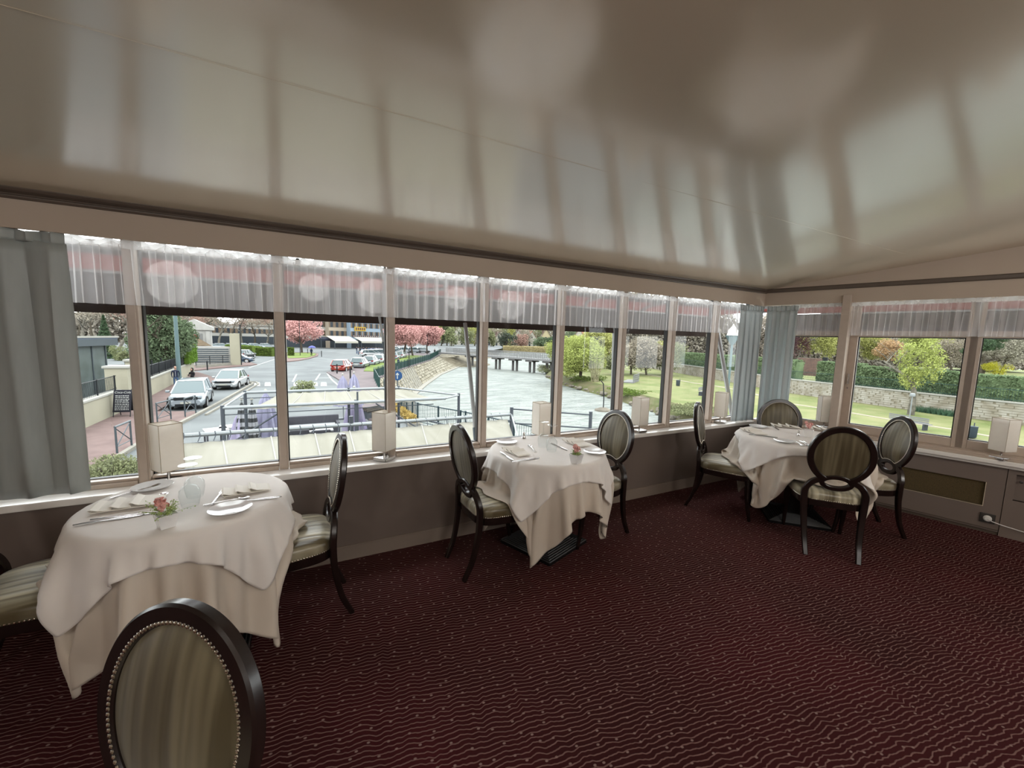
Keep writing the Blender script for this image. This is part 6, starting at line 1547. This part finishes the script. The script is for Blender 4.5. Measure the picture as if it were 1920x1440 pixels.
for px in (853, 905, 938, 971, 1004):
    q = at(px, 666+(px-836)*.073, BZ); s_ = (Vector((q.x, q.y))-bs).dot(d)/L_
    for ds in (-.55, .55):
        M().tube([(s_+ds, 1.2, W-.3), (s_+ds, 1.2, BZ)], .26, 8).build('pile', m_pile, br)
    M().box(s_-.9, s_+.9, .1, 2.3, BZ-.35, BZ).build('cross_head', m_pile, br)

# ---- terrace below the windows: canopies, frames, parasols, furniture
m_canv = mat('cream_canvas', lin(206, 202, 186), .85, col2=lin(190, 186, 168), vscale=.5, stretch=(6, .4, 1), transl=.2); m_pipe = mat('galvanised_pipe', lin(190, 196, 198), .4, .3); m_fr = mat('frame_grey', lin(98, 104, 112), .5, .2)
def canopy(name, label, x0, x1, y0, y1, z0, z1, seams, seed, sl=0, trap=(0, 0)):
    t = thing(name, label, 'canopy', (x0, y0, 0)); rnd = random.Random(seed); nx, ny = 60, 10; vs = []; X0, X1 = x0, x1
    for j in range(ny+1):
        v = j/ny; x0 = X0+trap[0]*(1-v); x1 = X1+trap[1]*(1-v)
        for i in range(nx+1):
            u = i/nx; x = x0-X0+(x1-x0)*u+sl*v*(u-.5)*2; z = z0+(z1-z0)*v-.10*math.sin(PI*v)*(1-abs(math.cos(PI*u*seams))*.75)+.012*math.sin(u*seams*14+v*5)
            vs.append((x, (y1-y0)*v, z))
    n_ = nx+1; fs = [(j*n_+i, j*n_+i+1, (j+1)*n_+i+1, (j+1)*n_+i) for j in range(ny) for i in range(nx)]
    solid(M().add(vs, fs).build('canvas', m_canv, t, smooth=True), .004)
    sm = M()
    for k in range(1, seams):
        i = int(nx*k/seams); sm.tube([Vector(vs[j*n_+i])+Vector((0, 0, .008)) for j in range(ny+1)], .014, 4)
    sm.build('seam', m_coping, t); return t
canopy('terrace_canopy', 'near cream canvas canopy directly below the river windows', -2.15, 5.0, 3.6, 9.75, -.55, -.62, 9, 1, trap=(1.45, -2.6))
canopy('terrace_canopy', 'far cream canvas canopy over the second half of the terrace', -1.3, 4.3, 13.55, 16.3, -.62, -.55, 6, 2, -.6)
fr_ = thing('canopy_frame', 'pipe frame of the near canopy with hooks along the front bar', 'frame', (0, 0, 0))
M().tube([(-2.2, 9.95, -.50), (5.15, 9.8, -.50)], .045, 8).build('front_bar', m_pipe, fr_)
M().tube([(-2.2, 9.9, -.66), (5.1, 9.75, -.66)], .02, 6).build('lower_bar', m_fr, fr_)
hk = M()
for k in range(28): x = -2.1+k*.255; hk.tube([(x, 9.95-.018*(x+3), -.44), (x+.02, 9.9-.018*(x+3), -.52), (x, 9.78-.018*(x+3), -.60)], .010, 4)
tag(hk.build('hooks', m_fr, fr_), kind='stuff')
for x, y in ((-2.2, 9.95), (1.0, 9.9), (5.15, 9.8)): M().tube([(x, y, G), (x, y, -.3)], .05, 8).build('post', m_fr, fr_)
for z in (-.35, -.75): M().tube([(5.15, 9.8, z), (7.6, 9.4, z-.25)], .022, 6).build('side_rod', m_fr, fr_)
M().tube([(-.8, 4.0, -.5), (-2.2, 9.95, -.50)], .035, 6).build('side_bar', m_pipe, fr_); M().tube([(2.5, 4.0, -.50), (5.15, 9.8, -.50)], .02, 6).build('side_bar', m_pipe, fr_)
M().tube([(7.6, 9.4, G), (7.6, 9.4, -.5)], .05, 8).build('post', m_fr, fr_)
f2_ = thing('canopy_frame', 'pipe frame of the far canopy with four posts', 'frame', (0, 0, 0))
A_, B_, C_, D_ = (-1.95, 13.4), (5.1, 13.9), (3.5, 16.6), (-1.75, 16.6)
for a, b, r_ in ((A_, (4.4, 13.3), .05), (D_, C_, .05), (A_, D_, .03), ((4.4, 13.3), B_, .035), (B_, C_, .035)): M().tube([(*a, -.52), (*b, -.52)], r_, 8).build('bar', m_pipe, f2_)
for x, y in (A_, B_, C_, D_, (1.5, 13.4), (1.6, 16.6)): M().tube([(x, y, G), (x, y, -.45)], .05, 8).build('post', m_fr, f2_)
M().tube([(1.55, 13.4, -1.6), (1.55, 13.4, -.2)], .03, 5).build('centre_strut', m_fr, f2_)
for x0_, s_ in ((-1.9, 1), (3.6, -1)): M().tube([(x0_, 13.4, -1.6), (x0_+s_*1.5, 13.4, -.6)], .025, 5).build('brace', m_fr, f2_)
for y in (13.4, 16.6): M().tube([(-1.9, y, -.72), (4.0, y, -.72)], .014, 5).build('wire', m_fr, f2_)
arc = M(); arc.tube([(3.4, 12.2, -1.0), (4.3, 12.3, -1.3), (4.9, 12.4, -2.1), (5.1, 12.4, G)], .03, 6); arc.build('curved_stay', m_fr, f2_)
def parasol(p, label, m_, h=2.5, r_=.30, seed=0, group=None, top_cap=True, z=G, bands=None):
    t = thing('closed_parasol', label, 'parasol', (p[0], p[1], z), 0, group); n_ = 24
    rings = []; rnd = random.Random(seed)
    for v in np.linspace(0, 1, 11):
        rr = r_*(1.0-.72*v**1.1) if v < .9 else r_*.28*(1-(v-.9)*8)
        rings.append([(rr*(1+.22*math.sin(q*8+seed))*math.cos(q), rr*(1+.22*math.sin(q*8+seed))*math.sin(q), .75+v*(h-.85)) for q in np.linspace(0, 2*PI, n_+1)[:-1]])
    o = M().ring_loft(rings).build('folded_cloth', m_, t, smooth=True)
    if bands:
        o.data.materials.append(bands)
        for f_ in o.data.polygons:
            if int((f_.center.z-.75)/((h-.85)/10)) % 2: f_.material_index = 1
    M().tube([(0, 0, 0), (0, 0, h)], .025, 8).build('pole', m_pipe, t); M().box(-.25, .25, -.25, .25, 0, .06).build('foot', m_fr, t)
    M().lathe([(.05, h-.03), (.06, h), (.01, h+.06)], 10).build('finial', m_coping, t)
    return t
m_st = mat('dark_stripe', lin(92, 94, 96), .7); m_pur = mat('purple_cloth', lin(210, 202, 230), .7, col2=lin(190, 180, 220), vscale=4)
def pz(px, py, z): v = at(px, py, z); return (v.x, v.y)
parasol(pz(665, 795, -2.1), 'vivid lilac closed parasol in the middle of the terrace', m_pur, 2.55, .42, 1)
parasol(pz(452, 815, -2.1), 'squat purple closed parasol behind the near canopy bar', m_pur, 1.9, .34, 2)
parasol(pz(500, 790, -1.8), 'pale lilac closed parasol under the left end of the far canopy', m_lil, 2.5, .45, 3)
parasol(pz(455, 800, -1.8), 'left striped closed parasol', m_wht, 2.3, .24, 4, bands=m_st)
parasol(pz(474, 800, -1.8), 'right striped closed parasol', m_wht, 2.3, .21, 5, bands=m_st)
parasol(pz(643, 735, -1.6), 'lilac closed parasol beyond the far canopy, left of two', m_lil, 2.5, .45, 6)
parasol(pz(664, 735, -1.6), 'lilac closed parasol beyond the far canopy, right of two', m_lil, 2.6, .45, 7)
m_rat = mat('grey_rattan', lin(108, 108, 116), .8, col2=lin(84, 84, 92), vscale=30, stretch=(1, 1, 6)); m_top = mat('pale_table_top', lin(216, 218, 220), .5); m_cush = mat('lilac_cushion', lin(150, 150, 192), .8)
def sofa(p, rz, L_, label):
    t = thing('rattan_sofa', label, 'sofa', (p[0], p[1], G), rz)
    M().box(-L_/2, L_/2, -.42, .38, .08, .42).build('seat_base', m_rat, t, bevel=.03); M().box(-L_/2, L_/2, .28, .42, .42, .88).build('sofa_back', m_rat, t, bevel=.03)
    for s_ in (-1, 1): M().box(min(s_*L_/2, s_*(L_/2-.14)), max(s_*L_/2, s_*(L_/2-.14)), -.42, .38, .42, .62).build('arm', m_rat, t, bevel=.02)
    M().box(-L_/2+.16, L_/2-.16, -.40, .26, .42, .52).build('cushion', m_top, t, bevel=.03); return t
sofa(pz(585, 785, -2.3), 0, 2.3, 'long grey rattan sofa under the far canopy'); 
def rtable(p, rz, w_, d_, label):
    t = thing('terrace_table', label, 'table', (p[0], p[1], G), rz, 'low terrace tables'); M().box(-w_/2, w_/2, -d_/2, d_/2, .62, .68).build('table_top', m_top, t)
    for x in (-1, 1):
        for y in (-1, 1): M().box(x*(w_/2-.06)-.03, x*(w_/2-.06)+.03, y*(d_/2-.06)-.03, y*(d_/2-.06)+.03, 0, .62).build('leg', m_rat, t)
rtable(pz(566, 806, -2.45), 0, 1.0, .7, 'pale low table left in front of the rattan sofa'); rtable(pz(600, 806, -2.45), 0, 1.0, .7, 'pale low table right in front of the rattan sofa')
def armchair(p, rz, label):
    t = thing('rattan_armchair', label, 'chair', (p[0], p[1], G), rz, 'rattan armchairs on the terrace')
    M().box(-.35, .35, -.35, .35, .08, .40).build('seat_base', m_rat, t, bevel=.03); M().box(-.35, .35, -.35, -.22, .40, .82).build('chair_back', m_rat, t, bevel=.03)
    for s_ in (-1, 1): M().box(min(s_*.35, s_*.24), max(s_*.35, s_*.24), -.22, .35, .40, .60).build('arm', m_rat, t)
    M().box(-.23, .23, -.2, .33, .40, .48).build('cushion', m_cush, t, bevel=.02)
armchair(pz(562, 818, -2.6), 0, 'rattan armchair just behind the near bar, left of two'); armchair(pz(602, 818, -2.6), 0, 'rattan armchair just behind the near bar, right of two'); armchair(pz(700, 800, -2.6), -PI/2, 'rattan armchair right of the lilac parasol'); armchair(pz(520, 800, -2.6), PI/2, 'rattan armchair by the striped parasols')
rtable(pz(405, 806, -2.45), .3, .8, .8, 'pale square table left of the purple parasol'); rtable(pz(430, 800, -2.45), .1, .7, .7, 'pale table behind the left window mullion')
lt = thing('lounge_fire_table', 'dark slatted low rack beside the lilac parasol', 'rack', (*pz(700, 785, G), G), .6)
for k in range(4): M().box(-.7, .7, -.3+k*.18, -.2+k*.18, .5+.03*k, .55+.03*k).build('slat', mat('dark_wood', lin(74, 68, 60), .8) if k == 0 else bpy.data.materials['dark_wood'], lt)
M().box(-.6, .6, -.2, .2, 0, .5).build('stand', m_fr, lt)

# ---- awning outside the windows: folded fabric, valance, arms and white poles
m_red_aw = mat('red_awning_fabric', lin(236, 140, 130), .9, transl=.5, var=.03, vscale=1); m_val = mat('brown_valance', lin(74, 58, 50), .9, transl=.1); m_alu = mat('white_aluminium', lin(214, 214, 210), .4)
xe = aty(1325, 628, 4.5).x
aw = thing('river_awning', 'red awning with brown valance above the river windows', 'awning', (0, 0, 0))
fa = M(); 
for k in range(14):
    x0_ = -4+(xe+4)*k/14; x1_ = -4+(xe+4)*(k+1)/14
    fa.add([(x0_, 3.62, 2.078), (x1_, 3.62, 2.078), (x1_, 4.5, 2.045), (x0_, 4.5, 2.045)], [(0, 1, 2, 3)])
solid(fa.build('awning_fabric', m_red_aw, aw), .003)
vl = M(); nx = 200
vs = [(-4+(xe+4)*i/nx, 4.52+.006*math.sin(i*.9), z) for z in (2.03, 1.702) for i in range(nx+1)]
vl.add(vs, [(i, i+1, nx+2+i, nx+1+i) for i in range(nx)]); solid(vl.build('awning_valance', m_val, aw), .003)
M().tube([(-4, 4.5, 2.045), (xe, 4.5, 2.045)], .022, 8).build('front_bar', m_alu, aw)
M().tube([(-4, 3.58, 2.078), (xe, 3.58, 2.078)], .030, 10).build('roller', mat('grey_roller', lin(150, 146, 142), .5), aw)
for x in (.62, 1.15, 2.9, 3.9): M().tube([(x, 3.5, 2.06), (x+.12, 3.9, 2.05), (x+.55 if x != 1.15 else x-.45, 4.5, 2.03)], .018, 6).build('folding_arm', m_alu, aw)
for x in (-2.2, .0, 2.2, 4.3): M().tube([(x, 3.10, 2.06), (x, 3.58, 2.078)], .015, 6).build('bracket', m_alu, aw)
def wpole(a, b, r_, label):
    t = thing('awning_pole', label, 'pole', a, 0, None); bb_ = Vector(b)-Vector(a); M().tube([(0, 0, 0), tuple(bb_)], r_, 8).build('tube', m_alu, t, smooth=True); M().tube([(0, 0, -.02), tuple(bb_.normalized()*.12)], r_*1.25, 8).build('end_sleeve', m_grey, t)
wpole(aty(893, 822, 4.0), aty(872, 606, 4.5), .024, 'slanted white awning pole left of the fifth mullion')
wpole(aty(1148, 790, 4.7), aty(1153, 600, 4.5), .032, 'upright white pole just left of the sixth mullion')
wpole(aty(1378, 812, 3.25), aty(1340, 585, 4.5), .03, 'slanted white pole beside the corner curtains')
wpole(aty(722, 660, 4.6), aty(711, 592, 4.5), .014, 'thin white awning stay left of the fourth mullion')
# awning over the right-hand windows
aw2 = thing('side_awning', 'grey-pink awning above the right-hand windows', 'awning', WB(0, 0), RB)
solid(M().add([(-.4, .65, 2.085), (5.5, .65, 2.085), (5.5, 1.7, 2.06), (-.4, 1.7, 2.06)], [(0, 1, 2, 3)]).build('awning_fabric', m_red_aw, aw2), .003)
solid(M().add([(-.4, 1.72, 2.05), (5.5, 1.72, 2.05), (5.5, 1.72, 1.735), (-.4, 1.72, 1.735)], [(0, 1, 2, 3)]).build('awning_valance', mat('grey_valance', lin(150, 142, 142), .9, transl=.2), aw2), .003)
M().tube([(.2, 1.7, 2.06), (5.5, 1.7, 2.06)], .022, 8).build('front_bar', m_alu, aw2); M().tube([(-.4, .6, 2.085), (5.5, .6, 2.085)], .03, 10).build('roller', m_alu, aw2)

# ---- park furniture
def bin_(p, label, m_=m_fr):
    t = thing('litter_bin', label, 'bin', p); M().lathe([(.20, .05), (.24, .10), (.26, .78), (.28, .80), (.24, .80), (.02, .74)], 14).build('bin_body', m_, t, smooth=True); M().tube([(.3, 0, 0), (.3, 0, 1.0)], .03, 6).build('post', m_fr, t)
m_bin = mat('slate_bin', lin(74, 88, 100), .6)
bin_(g2(1820, 822, P), 'slate-blue litter bin on the lawn at the right', m_bin); bin_(g2(1271, 724, P), 'dark litter bin beside the footpath', m_bin)
def bench(p, rz, label, L_=1.9):
    t = thing('park_bench', label, 'bench', p, rz)
    for k in range(3): M().box(-L_/2, L_/2, -.22+k*.15, -.10+k*.15, .42, .46).build('seat_slat', m_brg, t)
    for k in range(3): M().box(-L_/2, L_/2, .24, .27, .52+k*.13, .62+k*.13).build('back_slat', m_brg, t)
    for s_ in (-1, 1): M().box(s_*L_*.38-.04, s_*L_*.38+.04, -.22, .27, 0, .42).build('leg', m_fr, t)
rw = math.atan2((swl[4]-swl[3]).y, (swl[4]-swl[3]).x)
bench(g2(1705, 802, P), rw+PI, 'grey slatted bench on the lawn in front of the post', 2.3); bench(g2(1318, 741, P), .4, 'pale bench on the lawn by the eighth mullion'); 
v = g2(1182, 716, P); t = thing('picnic_deck', 'pale wooden railed platform on the bank right of the sixth mullion', 'platform', v, .6)
M().box(-2, 2, -.8, .8, 0, .15).build('deck', m_brg, t)
for k in range(9): M().box(-2+k*.49, -1.92+k*.49, -.8, -.74, .1, 1.1).build('rail_post', m_brg, t)
for z in (.45, .75, 1.05): M().box(-2, 2, -.82, -.74, z, z+.08).build('rail', m_brg, t)
v = g2(1699, 803, P); t = thing('park_post', 'tall grey post with flat hood on the park lawn', 'post', (v[0]-1.6, v[1]-.6, P)); M().tube([(0, 0, 0), (0, 0, 2.5)], .035, 8).build('shaft', m_pipe, t); M().lathe([(.14, 2.45), (.15, 2.55), (.12, 2.66), (.01, 2.68)], 14).build('hood', m_pipe, t, smooth=True)
t = thing('water_marker', 'dark marker post on a small rock islet in the river', 'post', g2(1131, 770, W)); M().lathe([(.9, -.1), (.8, .12), (.3, .3), (.01, .32)], 9).build('rock', bpy.data.materials['grey_rock'], t); M().tube([(0, 0, .2), (0, 0, 1.2), (-.15, 0, 2.6), (-.45, 0, 2.9)], .05, 6).build('post', m_dark, t)
